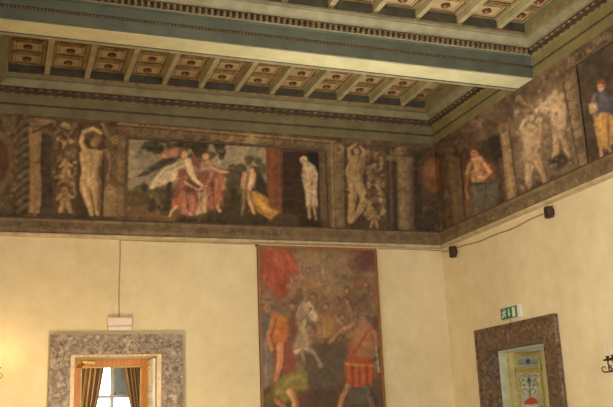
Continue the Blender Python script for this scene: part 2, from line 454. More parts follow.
# lower cornice under the frescoes
ZL, ZT = 4.715, 5.035
def low_cornice(a, b, n, m0, m1):
    e = trim_empty(((a[0]+b[0])/2, (a[1]+b[1])/2, ZL))
    m = MB(); sweep(m, P((.05, ZL+.05), (.062, ZL+.07), (.07, ZL+.12), (.06, ZL+.2), (.05, ZL+.245), (.075, ZL+.265), (.075, ZT-.03)), a, b, n, m0, m1); m.build('cornice_face', 'cornice', e)
    m = MB(); sweep(m, P((.02, ZL-.012), (.06, ZL), (.09, ZL+.012), (.09, ZL+.042), (.06, ZL+.052)), a, b, n, m0, m1); m.build('cornice_lip', 'lip', e)
    m = MB(); sweep(m, P((.06, ZT-.03), (.06, ZT)), a, b, n, m0, m1); m.build('top_fillet', 'groove', e)
    # stencilled ornament row: small raised leaves
    m = MB(); A, B, N = Vector(a), Vector(b), Vector(n); t = (B-A).normalized(); L = (B-A).length; k = int(L/.11)
    for i in range(1, k):
        c = A+t*(L*i/k)+N*.066
        R = Matrix(((t.x, N.x, 0), (t.y, N.y, 0), (0, 0, 1)))
        m.blob((c.x, c.y, ZL+.15+.02*math.sin(i*1.7)), (.036, .018, .034), 8, 4, R)
    m.build('leaf_ornament', 'cornice', e)
low_cornice((XL, 0), (0, 0), (0, -1), True, True)
low_cornice((0, 0), (0, YR), (-1, 0), True, True)
low_cornice((XL, YR), (XL, 0), (1, 0), True, True)
# ------------------------------------------------------------------ tuning
FRESCO_GAIN_BACK, FRESCO_GAIN_RIGHT, PAINTING_GAIN, DOOR_GAIN = 2.0, 1.7, 1.25, 1.5
STUCCO = (120, 98, 70)
WORLD, ADDED_WIN_LEFT, ADDED_WIN_REAR, SCONCE, ADDED_UPLIGHT, UP_ANGLE, FILL, EXPO = 4., 420, 280, 5, 800, 75, 0, 0.0  # window and uplight powers belong to added, unseen sources
BEYOND, ADDED_LOWLAMP = 14, 170  # powers of two added lights: room beyond and low floor lamp
# ------------------------------------------------------------------ painter: soft brush on a pixel sheet, then carried onto a dense mesh as pigment
class Sheet:
    def __init__(s, x0, y0, x1, y1, base, k=2):
        s.x0, s.y0, s.k = x0, y0, k
        s.W, s.H = int((x1-x0)*k), int((y1-y0)*k); s.a = np.zeros((s.H, s.W, 3))+np.array(base, float)
        s.X, s.Y = np.meshgrid(x0+(np.arange(s.W)+.5)/k, y0+(np.arange(s.H)+.5)/k)
    def _put(s, sl, al, c):
        s.a[sl] = s.a[sl]*(1-al[..., None])+np.array(c, float)*al[..., None]
    def _sl(s, x0, y0, x1, y1):
        a = max(0, int((x0-s.x0)*s.k)); b = min(s.W, int((x1-s.x0)*s.k)+2); c = max(0, int((y0-s.y0)*s.k)); d = min(s.H, int((y1-s.y0)*s.k)+2)
        return (slice(c, max(c, d)), slice(a, max(a, b)))
    def E(s, cx, cy, rx, ry, c, rot=0, soft=.8, al=1.):
        R = max(rx, ry)+soft+1; sl = s._sl(cx-R, cy-R, cx+R, cy+R); X, Y = s.X[sl]-cx, s.Y[sl]-cy
        q = math.radians(rot); u, v = X*math.cos(q)+Y*math.sin(q), -X*math.sin(q)+Y*math.cos(q)
        d = (np.sqrt((u/rx)**2+(v/ry)**2)-1)*min(rx, ry)
        s._put(sl, al*np.clip(.5-d/(2*soft), 0, 1), c); return s
    def L(s, pts, w, c, soft=.6, al=1.):
        ws = w if isinstance(w, (list, tuple)) else [w]*len(pts)
        R = max(ws)+soft+1; xs, ys = [p[0] for p in pts], [p[1] for p in pts]
        sl = s._sl(min(xs)-R, min(ys)-R, max(xs)+R, max(ys)+R); X, Y = s.X[sl], s.Y[sl]; D = np.full(X.shape, 1e9)
        for (p, q, a, b) in zip(pts, pts[1:], ws, ws[1:]):
            dx, dy = q[0]-p[0], q[1]-p[1]; L2 = dx*dx+dy*dy+1e-9
            t = np.clip(((X-p[0])*dx+(Y-p[1])*dy)/L2, 0, 1)
            D = np.minimum(D, np.hypot(X-p[0]-t*dx, Y-p[1]-t*dy)-(a+(b-a)*t)/2)
        s._put(sl, al*np.clip(.5-D/(2*soft), 0, 1), c); return s
    def P(s, pts, c, soft=.7, al=1.):
        xs, ys = [p[0] for p in pts], [p[1] for p in pts]; R = soft+1
        sl = s._sl(min(xs)-R, min(ys)-R, max(xs)+R, max(ys)+R); X, Y = s.X[sl], s.Y[sl]
        D = np.full(X.shape, 1e9); ins = np.zeros(X.shape, bool)
        for p, q in zip(pts, pts[1:]+pts[:1]):
            dx, dy = q[0]-p[0], q[1]-p[1]; t = np.clip(((X-p[0])*dx+(Y-p[1])*dy)/(dx*dx+dy*dy+1e-9), 0, 1)
            D = np.minimum(D, np.hypot(X-p[0]-t*dx, Y-p[1]-t*dy))
            if p[1] != q[1]:
                ins ^= ((p[1] > Y) != (q[1] > Y)) & (X < dx*(Y-p[1])/dy+p[0])
        D = np.where(ins, -D, D); s._put(sl, al*np.clip(.5-D/(2*soft), 0, 1), c); return s
    def limb(s, pts, w, c, dark=None, lit=None):
        """a modelled limb: dark outline, body tone, lit ridge"""
        dark = dark or tuple(v*.5 for v in c); lit = lit or tuple(min(255, v*1.18) for v in c)
        ws = w if isinstance(w, (list, tuple)) else [w]*len(pts)
        s.L([(x+.7, y+.4) for x, y in pts], [v+1.6 for v in ws], dark, 1.3, .65); s.L(pts, ws, c, 1.)
        s.L([(x-.22*a, y-.1*a) for (x, y), a in zip(pts, ws)], [v*.38 for v in ws], lit, 1.2, .7); return s
    def age(s, con, sat, tint, k=.12, dabs=1500, seed=3, ln=3.):
        """brush texture, then the flattening and browning of old varnish and smoke"""
        g = random.Random(seed); x1, y1 = s.x0+s.W/s.k, s.y0+s.H/s.k
        for _ in range(dabs):
            x, y = g.uniform(s.x0+2, x1-2), g.uniform(s.y0+2, y1-2); c = s.a[int((y-s.y0)*s.k), int((x-s.x0)*s.k)]
            f = 1+g.gauss(0, k); q = g.uniform(0, PI); l = g.uniform(.4, 1)*ln; b = g.uniform(-.6, .6)
            m = (x+l*math.cos(q)*.5-b*math.sin(q), y+l*math.sin(q)*.5+b*math.cos(q))
            s.L([(x, y), m, (x+l*math.cos(q), y+l*math.sin(q))], g.uniform(.5, 1.7), c*f, .7, .6)
        mean = np.array(tint, float); s.a = mean+(s.a-mean)*con
        lum = s.a.mean(2, keepdims=True); warm = lum*np.array(tint)/np.mean(tint); s.a = warm+(s.a-warm)*sat; return s
    def noise(s, amp, cell):
        n = np.zeros((s.H, s.W)); A = 1.
        for o in range(4):
            c = max(1.5, cell*s.k/2**o); h, w = int(s.H/c)+3, int(s.W/c)+3; g = rng.standard_normal((h, w))
            yy, xx = np.arange(s.H)/c, np.arange(s.W)/c; i, j = yy.astype(int), xx.astype(int); fy, fx = (yy-i)[:, None], (xx-j)[None]
            fy, fx = fy*fy*(3-2*fy), fx*fx*(3-2*fx)
            n += A*((g[i][:, j]*(1-fx)+g[i][:, j+1]*fx)*(1-fy)+(g[i+1][:, j]*(1-fx)+g[i+1][:, j+1]*fx)*fy); A *= .6
        s.a *= (1+amp*n)[..., None]; return s
    def blobs(s, x0, y0, x1, y1, n, r, cols, al=.7, seed=0):
        g = random.Random(seed)
        for _ in range(n):
            rr = r*g.uniform(.5, 1.2); s.E(g.uniform(x0, x1), g.uniform(y0, y1), rr, rr*g.uniform(.6, 1.2), g.choice(cols), g.uniform(0, 180), .7, al)
        return s
    def scroll(s, x, y, r, c, dirn=1, w=1.3, start=0.):
        pts = []
        for i in range(26):
            a = start+dirn*i*.42; q = r*(1-i/27); pts.append((x+q*math.cos(a), y+q*math.sin(a)))
        s.L([(a+.8, b+.8) for a, b in pts], w+.5, tuple(v*.4 for v in c), .8, .42); s.L(pts, w, c, .7, .68); return s
    def sample(s, px, py):
        u = np.clip((px-s.x0)*s.k-.5, 0, s.W-1.001); v = np.clip((py-s.y0)*s.k-.5, 0, s.H-1.001)
        i, j = v.astype(int), u.astype(int); fv, fu = (v-i)[:, None], (u-j)[:, None]; a = s.a
        return (a[i, j]*(1-fu)+a[i, j+1]*fu)*(1-fv)+(a[i+1, j]*(1-fu)+a[i+1, j+1]*fu)*fv

def pigment_panel(name, sheet, mat, axis, u0, u1, z0, z1, front, thick, step, gain, parent=None, sat=1.0):
    """slab on a wall: dense front grid carrying the pigment, plus rim and back"""
    nu, nz = max(2, int(abs(u1-u0)/step)), max(2, int((z1-z0)/step))
    U, Z = np.meshgrid(np.linspace(u0, u1, nu+1), np.linspace(z0, z1, nz+1)); U, Z = U.ravel(), Z.ravel()
    W = np.stack([U, np.full_like(U, front), Z], 1) if axis == 'Y' else np.stack([np.full_like(U, front), U, Z], 1)
    v = W-CAM; k = F/(v@BF); px, py = 306.5+k*(v@BR), 203.5-k*(v@BU)
    c = np.clip(sheet.sample(px, py), 0, 255); c = lin(c)*np.array(gain)
    lum = c.mean(1, keepdims=True); c = np.clip(lum+(c-lum)*sat, .002, .9)
    I = np.arange((nu+1)*(nz+1)).reshape(nz+1, nu+1)
    fs = np.stack([I[:-1, :-1], I[:-1, 1:], I[1:, 1:], I[1:, :-1]], -1).reshape(-1, 4).tolist()
    vs = W.tolist(); n0 = len(vs); rim = list(I[0, :])+list(I[1:, -1])+list(I[-1, -2::-1])+list(I[-2:0, 0])
    off = np.array([0, thick, 0]) if axis == 'Y' else np.array([thick, 0, 0])
    for r in rim: vs.append((W[r]+off).tolist())
    m = len(rim)
    for i in range(m): fs.append([int(rim[i]), n0+i, n0+(i+1) % m, int(rim[(i+1) % m])])
    org = tuple(ORG[parent.name]) if parent is not None else ((u0+u1)/2 if axis == 'Y' else front, front if axis == 'Y' else (u0+u1)/2, z0)
    org = tuple(float(q) for q in org)
    me = bpy.data.meshes.new(name); me.from_pydata([(a-org[0], b-org[1], d-org[2]) for a, b, d in vs], [], fs); me.update()
    at = me.color_attributes.new('pigment', 'FLOAT_COLOR', 'POINT'); full = np.ones((len(vs), 4)); full[:n0, :3] = c; full[n0:, :3] = c[rim]
    at.data.foreach_set('color', full.ravel().astype(np.float32)); me.materials.append(MAT[mat])
    o = bpy.data.objects.new(name, me); COL.objects.link(o); ORG[o.name] = org
    if parent is not None: o.parent = parent
    else: o.location = org
    return o

# ---- frescoes of the back wall
FLESH, FD = (146, 122, 86), (92, 72, 48)
s = Sheet(-16, 100, 456, 246, (74, 60, 43)); s.noise(.12, 14)
def putto(s, x, y, k, c=(138, 112, 76)):
    s.limb([(x, y+3*k), (x+.5*k, y+9*k)], [6*k, 7*k], c); s.limb([(x-2*k, y+3*k), (x-5*k, y+6*k)], 2.4*k, c); s.limb([(x+2*k, y+3*k), (x+5*k, y+5*k)], 2.4*k, c)
    s.limb([(x-1.5*k, y+9*k), (x-3*k, y+14*k)], 3*k, c); s.limb([(x+2*k, y+9*k), (x+3.5*k, y+14*k)], 3*k, c)
    s.E(x, y, 2.8*k, 3.1*k, (80, 58, 38)); s.E(x-.2*k, y+.5*k, 2.3*k, 2.5*k, c); s.L([(x-1*k, y+.4*k), (x+1*k, y+.4*k)], .5*k, (80, 60, 40), .4, .7)
# left end: oval, twisted column, pilaster, garland, nude
s.blobs(98, 128, 118, 212, 40, 1.8, [(110, 90, 64), (66, 54, 40), (94, 76, 54)], .6, 64); s.blobs(-14, 116, 18, 212, 90, 3.4, [(96, 80, 56), (58, 48, 36), (84, 68, 48), (104, 88, 60)], .6, 1)
s.E(-3, 161, 17, 30, (92, 76, 52)).E(-3, 161, 14.5, 26, (112, 90, 58)).E(-3, 161, 12.5, 23, (76, 50, 36), soft=2).E(-4, 156, 8, 12, (88, 58, 40), soft=3)
s.scroll(9, 124, 6, (104, 90, 64), 1); s.scroll(8, 205, 6, (100, 84, 58), -1); s.scroll(12, 182, 4, (108, 90, 62), 1)
s.P([(17, 117), (30, 119), (30, 214), (17, 213)], (60, 52, 40))
for i in range(11): s.L([(18, 128+i*8.4), (23, 122+i*8.4), (29, 120+i*8.4)], [4, 4.6, 3], (92, 80, 60), 1.2, .75); s.L([(18, 131.5+i*8.4), (29, 124+i*8.4)], 1, (40, 34, 27), .8, .8)
s.P([(29, 127), (42, 128), (40.5, 160), (42, 185), (40, 214), (28.5, 213), (30, 180), (29, 150)], (120, 94, 64), 1); s.L([(29, 162), (42, 163)], .9, (76, 58, 40)); s.L([(32, 130), (32, 212)], 2.2, (136, 108, 76), 1.2, .5)
s.P([(42, 134), (52, 134), (50, 165), (53, 190), (51, 215), (40, 214), (42, 190), (40.5, 160)], (52, 46, 37), 1.2)
for i in range(8): s.E(46.5, 140+i*10, 4, 3.4, (66, 58, 45), 20, 1.4, .7)
s.P([(30, 118), (56, 120), (56, 126), (30, 125)], (118, 96, 66), 1); s.L([(32, 120), (50, 133)], 4.5, (92, 74, 52), 1); s.L([(33, 132), (52, 124)], 2.5, (60, 48, 36), 1)
s.P([(53, 126), (78, 128), (78, 216), (52, 215)], (72, 57, 41), 1)
s.blobs(56, 124, 77, 162, 46, 2.5, [(132, 110, 76), (112, 92, 64), (60, 46, 34), (146, 124, 88), (96, 76, 52)], .85, 2)
s.blobs(55, 126, 76, 214, 90, 2.4, [(104, 86, 60), (88, 72, 50), (118, 96, 68), (64, 52, 38)], .65, 61); putto(s, 66, 160, 1.15); s.blobs(54, 172, 76, 182, 16, 2.4, [(122, 100, 70), (62, 48, 36), (104, 82, 58)], .8, 3); putto(s, 65, 190, 1.5, (130, 106, 72)); s.L([(58, 184), (66, 179), (74, 184), (75, 195)], 2, (124, 102, 70), .8)
s.P([(78, 122), (104, 124), (104, 217), (76, 216)], (62, 48, 35), 2); s.P([(84, 124), (100, 126), (104, 140), (82, 140)], (92, 74, 50), 2, .7)
s.limb([(86, 152), (81, 142), (84, 132)], [6, 4.6, 4.2], FLESH); s.limb([(84, 132), (93, 128.5), (101, 133)], [4.2, 3.8, 3.2], FLESH)
s.limb([(101, 153), (106, 151), (113, 150)], [4.6, 4.2, 3.4], FLESH)
TOR = [(79.5, 152), (86, 149), (96, 149), (103.5, 152.5), (101.5, 160), (98.5, 168), (98, 174), (100.5, 182), (100, 191), (80, 191), (79.5, 181), (82, 172), (80.5, 162)]
s.P([(x+1.2, y+.6) for x, y in TOR], FD, 1.6).P(TOR, FLESH, 1.)
s.limb([(85.5, 189), (89.5, 203), (91.5, 214)], [11, 7.6, 4], FLESH); s.limb([(94.5, 189), (97, 203), (97.5, 214)], [10.5, 7, 4], (132, 108, 75))
s.P([(80.5, 178), (99, 178), (98, 192), (82, 192)], (142, 118, 82), 2, .8)
for pts_, w_, c_, a_ in (([(102, 154), (99.5, 165), (97.5, 174), (99.5, 184), (99, 196), (98.5, 210)], 3, (82, 64, 43), .65), ([(81.5, 155), (83, 168), (82, 180), (86, 196)], 3, (172, 146, 106), .6), ([(92, 152), (91, 168), (90, 177)], 1, (104, 82, 55), .6), ([(84, 164), (90, 166), (97, 164)], 1.2, (110, 88, 60), .5), ([(90.5, 190), (93, 206)], 1.4, (80, 62, 42), .7)): s.L(pts_, w_, c_, 1.2, a_)
s.E(86, 160, 3.6, 3.6, (166, 140, 100), soft=2.2, al=.8).E(96, 159.5, 3.2, 3.4, (150, 124, 88), soft=2, al=.8).E(86.4, 162.6, 3, 1, (104, 82, 56), soft=1, al=.5); s.E(89, 182, 5, 5.4, (164, 138, 98), soft=3, al=.7); s.E(91, 176, .6, .9, FD)
s.E(95.4, 140.4, 5.4, 5.6, (98, 76, 51), 0, 1.2).E(94, 142.6, 3.6, 4.5, (134, 111, 77), 12, 1.2).E(96.4, 143.4, 1.8, 3.6, (104, 82, 56), 0, 1.4, .6).L([(91.8, 141.8), (96, 142)], .7, (92, 71, 48), .8, .7)
s.P([(105, 126), (121, 128), (120, 219), (104, 218)], (82, 66, 47), 1); s.L([(104, 127), (103, 217)], 1, (50, 40, 30))
s.L([(102, 124), (106, 132), (111, 139)], [3, 4, 3], (112, 92, 64)); s.scroll(116, 139, 5.4, (150, 126, 90), 1, 1.8); s.scroll(111, 158, 5, (118, 98, 68), -1); s.scroll(113, 170, 4.4, (122, 100, 70), 1); s.L([(107, 150), (110, 165), (107, 180)], 2.2, (112, 92, 64))
s.P([(104, 190), (107, 184), (114, 184), (117, 190), (117, 217), (103, 216)], (112, 92, 62), .8); s.E(110.5, 190, 3.6, 4.4, (132, 108, 74)); s.L([(108.8, 189.5), (112.4, 189.8)], .7, (70, 54, 38), .4)
# ornamental border round the central scene
s.P([(118, 122), (336, 141), (336, 240), (116, 230)], (98, 80, 56), .8)
for i in range(26):
    x = 123+i*8.2; y = 129.6+(x-118)*.0665
    s.scroll(x, y+.6, 4.2, (128, 106, 74) if i % 2 else (112, 92, 62), 1 if i % 2 else -1, 1.4, i*.9)
s.E(226, 137, 7, 5.4, (132, 110, 78)).E(226, 136.6, 4, 3.8, (104, 84, 58)); s.scroll(215, 138, 4.5, (130, 108, 76), 1, 1.6); s.scroll(237, 139, 4.5, (130, 108, 76), -1, 1.6)
s.L([(118, 123.6), (336, 142)], 1.4, (124, 102, 70)); s.L([(119, 125.6), (336, 143.8)], .8, (52, 42, 30))
for i in range(9): s.scroll(122, 146+i*9, 3, (116, 96, 66), 1 if i % 2 else -1, 1.1, i)
SC = [(128.5, 138.5), (325.5, 150.5), (328.5, 231), (125.5, 222.5)]
s.P(SC, (118, 112, 96), .6)                                               # sky
s.blobs(128, 142, 262, 175, 30, 8, [(128, 120, 102), (104, 100, 88), (134, 122, 98), (96, 94, 84)], .45, 5)
s.P([(127, 190), (160, 186), (200, 190), (240, 186), (268, 200), (268, 228), (125.5, 222)], (76, 62, 42), 3)
s.blobs(128, 186, 160, 204, 26, 4.5, [(62, 60, 40), (72, 68, 44), (52, 50, 36), (88, 78, 50)], .8, 6)
s.P([(127, 206), (160, 203), (200, 212), (180, 225), (126, 222)], (94, 74, 48), 2)
s.blobs(148, 141, 170, 152, 22, 4, [(52, 54, 40), (62, 62, 44), (44, 46, 36)], .85, 7); s.blobs(142, 142, 150, 148, 8, 3, [(62, 62, 44)], .8, 8)
s.blobs(174, 143, 224, 158, 40, 5, [(48, 46, 36), (58, 54, 40), (40, 40, 32), (66, 60, 42)], .8, 9); s.L([(166, 150), (170, 175), (168, 200)], [3, 4, 5], (56, 48, 36), 1)
s.blobs(228, 168, 246, 200, 36, 5, [(56, 56, 38), (66, 64, 42), (44, 44, 32), (76, 70, 46)], .75, 10); s.blobs(246, 158, 264, 172, 14, 4.5, [(70, 66, 44), (58, 56, 40)], .7, 11)
s.blobs(150, 200, 176, 212, 14, 4, [(60, 54, 36), (48, 44, 32)], .8, 12); s.P([(222, 196), (236, 200), (270, 214), (268, 226), (200, 224)], (52, 44, 31), 2.5)
# wings
s.P([(136, 177), (150, 166), (166, 157), (180, 154), (176, 162), (158, 170), (146, 176)], (66, 64, 56), 1); s.P([(140, 175), (160, 163), (174, 157), (172, 160), (156, 169)], (48, 48, 44), 1)
s.P([(158, 156), (166, 149), (178, 147), (184, 152), (178, 157), (166, 158)], (142, 92, 76), 1); s.P([(163, 154), (175, 149), (180, 153), (168, 157)], (158, 106, 86), 1)
s.P([(148, 189), (154, 178), (166, 166), (184, 160), (186, 172), (174, 180), (160, 186)], (176, 164, 136), 1.2)
for i in range(6): s.L([(152+i*5, 186-i*2), (164+i*3.6, 172-i*1.5), (180, 164)], .9, (128, 118, 98), .9, .5)
s.P([(208, 166), (222, 160), (238, 157), (244, 160), (228, 165), (214, 171)], (124, 118, 104), 1.2); s.L([(212, 167), (240, 159)], 1, (92, 88, 78))
# two angels in red and rose
s.P([(178, 170), (190, 166), (200, 172), (206, 186), (204, 204), (196, 214), (184, 216), (176, 206), (172, 208), (173, 196), (177, 184)], (120, 66, 54), 1.5)
s.P([(180, 184), (190, 188), (196, 200), (194, 216), (182, 214)], (150, 92, 76), 1.5); s.P([(172, 200), (180, 196), (182, 208), (172, 212)], (158, 76, 56), 1.2)
s.P([(200, 172), (214, 168), (224, 172), (224, 188), (222, 206), (210, 210), (202, 200)], (122, 66, 50), 1.5); s.P([(212, 172), (222, 174), (222, 200), (214, 204)], (142, 80, 58), 1.5)
s.P([(196, 186), (204, 184), (208, 196), (206, 212), (196, 215), (198, 200)], (156, 128, 106), 1.2); s.L([(200, 188), (202, 212)], .9, (112, 84, 68), .7); s.L([(185, 188), (189, 212)], 1.1, (86, 46, 40), .8); s.L([(192, 180), (199, 205)], 1, (92, 50, 42), .8); s.L([(212, 180), (214, 205)], 1.1, (84, 44, 36), .8)
s.P([(180, 190), (190, 180), (200, 182), (204, 192), (192, 194)], (98, 56, 50), 1.4); s.L([(184, 182), (198, 190), (206, 186)], 2, (168, 138, 112), .9)
s.limb([(188, 162), (190, 170), (195, 180), (202, 185)], [8, 7, 4.5, 3], (182, 156, 126)); s.E(183, 153, 5, 5, (108, 78, 54), 0, 1.2).E(184.5, 155, 3.4, 3.8, (170, 134, 104))
s.limb([(208, 163), (213, 172), (208, 182)], [6, 5, 3.4], (150, 106, 82)); s.limb([(212, 168), (222, 172), (228, 172)], [4, 3, 2.4], (156, 116, 92)); s.E(207, 154.5, 4.6, 4.4, (98, 62, 42), 0, 1).E(205.6, 156.5, 3.2, 3.5, (162, 120, 92))
s.P([(192, 152), (202, 160), (200, 170), (192, 164)], (110, 60, 48), 1.2); s.limb([(177, 206), (172, 211), (170, 216)], [3.4, 2.6, 2], (150, 116, 86)); s.limb([(190, 213), (192, 218)], 2.6, (160, 124, 94)); s.limb([(217, 206), (220, 211)], 2.8, (150, 112, 84)); s.blobs(176, 216, 226, 222, 12, 4, [(44, 36, 27), (56, 46, 33)], .7, 13)
g = random.Random(41)
for i in range(46):
    x, y = g.uniform(177, 222), g.uniform(172, 202); l = g.uniform(5, 12); c = g.choice([(160, 96, 78), (84, 44, 38), (146, 78, 60), (104, 54, 44), (176, 124, 102), (70, 40, 36)])
    s.L([(x, y), (x+g.uniform(-2, 3), y+l*.5), (x+g.uniform(-4, 3), y+l)], [.6, g.uniform(1, 2.4), .5], c, 1., .5)
for i in range(30):
    x, y = g.uniform(130, 262), g.uniform(145, 180); s.L([(x, y), (x+g.uniform(6, 16), y+g.uniform(-2, 2))], g.uniform(1, 3), g.choice([(136, 128, 108), (98, 96, 84), (150, 138, 112)]), 1.4, .3)
# kneeling woman, child, yellow drapery
s.P([(252, 170), (260, 172), (270, 190), (272, 206), (262, 204), (252, 192)], (44, 42, 40), 1.4)
s.P([(247, 192), (256, 191), (268, 198), (276, 208), (290, 218), (284, 221), (270, 219), (258, 212), (250, 202)], (158, 112, 44), 1.2); s.L([(254, 196), (266, 208), (284, 218)], 2.4, (184, 138, 62), 1.2, .8); s.L([(250, 200), (262, 212), (274, 218)], 1, (104, 70, 30), .8)
s.limb([(253, 174), (252, 182), (248, 190)], [6, 6, 5], (160, 128, 96)); s.limb([(244, 178), (243, 186), (246, 192)], [5, 5, 3.6], (146, 108, 78)); s.limb([(247, 193), (250, 202), (254, 213)], [4.6, 3.8, 2.8], (148, 112, 80)); s.limb([(244, 192), (244, 204), (242, 214)], [4, 3.4, 2.8], (92, 78, 54))
s.E(252.5, 169.5, 3.6, 3.6, (84, 58, 40)).E(251.6, 170.8, 2.6, 2.9, (164, 126, 96)).E(244, 173.4, 3.2, 3.3, (96, 66, 44)).E(244.6, 174.4, 2.4, 2.6, (156, 116, 86))
# building with doorway and the man in white
s.P([(266, 147.2), (281, 148.2), (281, 205), (282, 212), (270, 208), (267, 190)], (108, 58, 36), .8); s.L([(270, 149), (272, 206)], 3, (124, 68, 42), 1.4, .7); s.L([(281, 149), (281.5, 210)], 1, (66, 38, 26))
s.P([(282, 148.5), (325.5, 151), (328, 227), (282, 214)], (48, 36, 29), .9); s.P([(281, 147.8), (326, 150.6), (326, 153.6), (281, 151.5)], (70, 50, 36), .7)
for i in range(5): s.L([(283, 168+i*10), (303, 170+i*10.6)], .8, (66, 50, 38), .6, .8)
s.P([(308, 152), (319, 153), (320, 176), (312, 166)], (28, 26, 24), 1); s.P([(318.5, 151.5), (325, 152), (328, 229), (321, 226)], (86, 68, 50), .8)
s.P([(280, 212), (300, 214), (328, 222), (328, 231), (262, 227)], (64, 50, 34), 1.5); s.P([(300, 216), (320, 218), (322, 228), (298, 226)], (40, 32, 25), 2)
s.P([(303, 163), (308, 161), (315, 166), (318, 174), (317, 192), (318, 206), (312, 208), (306, 207), (305, 192), (301.5, 178)], (146, 130, 107), 1.)
s.L([(306, 168), (308, 204)], 1.6, (168, 150, 126), 1, .8); s.L([(312, 178), (311, 205)], 1, (112, 96, 78), .7); s.L([(316, 172), (312, 184), (308, 188)], 1.4, (120, 102, 84), .7); s.L([(304, 170), (308, 186), (313, 188)], 2, (146, 126, 100), .8)
s.E(303.6, 159.6, 3.8, 3.6, (168, 152, 130)).E(302.8, 161, 2.4, 2.6, (150, 110, 84)); s.limb([(309, 207), (309.5, 218)], [3, 2], (130, 100, 76)); s.limb([(314, 207), (316, 219)], [3, 2], (124, 96, 72))
for (a, b) in zip(SC, SC[1:]+SC[:1]): s.L([a, b], 1.1, (66, 52, 36), .6, .9)
# right of the scene: scroll pilaster, nude man, fruit garland, columns, oval
s.P([(330.5, 142), (345, 143), (345, 233), (332, 232)], (92, 77, 54), .8); s.L([(331.5, 143), (333.5, 232)], 1.3, (126, 106, 74)); s.L([(344.5, 144), (345.5, 232)], 1, (46, 38, 28))
for i in range(8): s.scroll(338.5, 158+i*9.2, 4.2, (122, 102, 72), 1 if i % 2 else -1, 1.4, i*1.3)
s.E(339, 149, 5, 4.6, (120, 100, 70)).E(338, 149.6, 3, 3, (92, 74, 52))
s.P([(346, 144), (385, 146), (388, 236), (346, 233)], (60, 48, 35), 1)
s.limb([(352, 160), (347.5, 170), (349, 182)], [4.6, 4, 3], (124, 102, 70)); s.limb([(361, 157), (366, 152), (360, 147)], [4.6, 4, 3], (124, 102, 70)); s.limb([(350, 158), (349, 149), (356, 144)], [4.4, 3.6, 3], (126, 104, 72))
s.P([(348, 157), (356, 154), (365.5, 158), (365, 168), (362, 176), (364, 187), (348.5, 188), (347.5, 178), (350, 168)], (128, 106, 73), 1.1); s.E(354, 165, 3, 6, (148, 124, 88), soft=2.5, al=.8); s.E(353, 182, 3.6, 4.4, (144, 120, 84), soft=2.5, al=.7); s.L([(357, 159), (356, 176)], 1, (88, 70, 48), 1, .7); s.L([(363.5, 160), (361, 174), (362, 186), (365, 198)], 3, (80, 64, 44), 1.4, .65); s.L([(350, 170), (356, 173), (361, 170)], 1, (96, 76, 52), 1, .6)
s.limb([(353.5, 186), (352, 202), (350, 221)], [10.5, 8, 4.4], (126, 104, 72)); s.limb([(359, 186), (365, 199), (360, 210), (351, 222)], [10, 8, 6.4, 3.8], (130, 108, 75)); s.E(357, 150.5, 3.8, 4.3, (82, 64, 44)).E(356.4, 151.4, 2.9, 3.4, (132, 108, 76))
s.P([(366, 146), (384, 147), (386, 222), (368, 220)], (72, 59, 42), 1); s.blobs(367, 150, 384, 222, 170, 2.3, [(118, 98, 68), (96, 80, 55), (56, 44, 33), (130, 108, 76), (84, 68, 48)], .85, 14)
s.P([(364, 226), (372, 214), (384, 218), (388, 232), (364, 232)], (66, 52, 38), 1); putto(s, 374, 213, 1.0, (120, 98, 68)); s.E(366, 214, 2.6, 2.6, (118, 98, 68))
s.P([(386, 146), (397, 148), (398, 238), (388, 236)], (48, 40, 31), 1); s.L([(390, 150), (392, 235)], 3, (70, 58, 42), 1.2); s.P([(386, 155), (414, 158), (414, 163), (386, 160)], (88, 74, 52), .8)
s.P([(397, 160), (411.5, 161), (412, 196), (413.5, 238), (399, 237)], (90, 76, 54), 1.6); s.L([(402, 163), (403.5, 235)], 4, (108, 92, 65), 2.2, .8); s.L([(410.5, 163), (412, 236)], 3.4, (62, 51, 38), 2, .7); s.L([(398, 190), (412, 191.5)], .8, (68, 54, 38)); s.L([(397, 180), (412, 178)], .7, (76, 62, 44))
s.E(400, 151, 6.4, 4.4, (106, 90, 64), -15); s.E(404, 150, 3.4, 3.4, (84, 68, 48)); s.scroll(394, 153, 4, (104, 88, 62), -1, 1.4)
s.P([(413, 150), (422, 152), (424, 240), (414, 238)], (46, 40, 31), 1.4); s.P([(421, 148), (440, 147), (450, 244), (424, 240)], (58, 47, 35), 1.4)
s.blobs(421, 150, 445, 240, 50, 2.8, [(72, 60, 43), (46, 38, 29), (82, 66, 46)], .7, 15)
def oval(s):
    s.E(433, 175, 14.5, 24, (70, 57, 42)).E(433, 175, 13, 21.5, (50, 40, 30)).E(433, 175, 11.4, 19.4, (102, 64, 36), soft=1.8).E(431, 170, 6, 9, (120, 78, 44), soft=3, al=.8).L([(428, 182), (438, 184)], 3, (82, 50, 30), 1.4, .7)
oval(s); s.scroll(430, 206, 5, (84, 68, 48), 1); s.scroll(434, 220, 5, (80, 64, 46), -1)
s.age(.98, .66, (84, 68, 48), .14, 3500, 3).noise(.06, 4).noise(.05, 60)
FG = np.array((1., 1., 1.))*FRESCO_GAIN_BACK
xa, xb = atY(118, 175, 0)[0], atY(330.5, 190, 0)[0]
FZ0, FZ1 = ZT-.02, ZB+.03
cats = 'fresco'
f1 = pigment_panel('fresco_panel', s, 'pigment', 'Y', XL+.002, xa, FZ0, FZ1, -.014, .013, .0135, FG)
tag(f1, 'brown fresco with nude figure raising an arm beside putti and a twisted column', cats)
f2 = pigment_panel('fresco_panel', s, 'pigment', 'Y', xa, xb, FZ0, FZ1, -.014, .013, .0135, FG)
tag(f2, 'fresco scene of winged angels in red, kneeling woman and man in white', cats)
f3 = pigment_panel('fresco_panel', s, 'pigment', 'Y', xb, -.016, FZ0, FZ1, -.014, .013, .0135, FG)
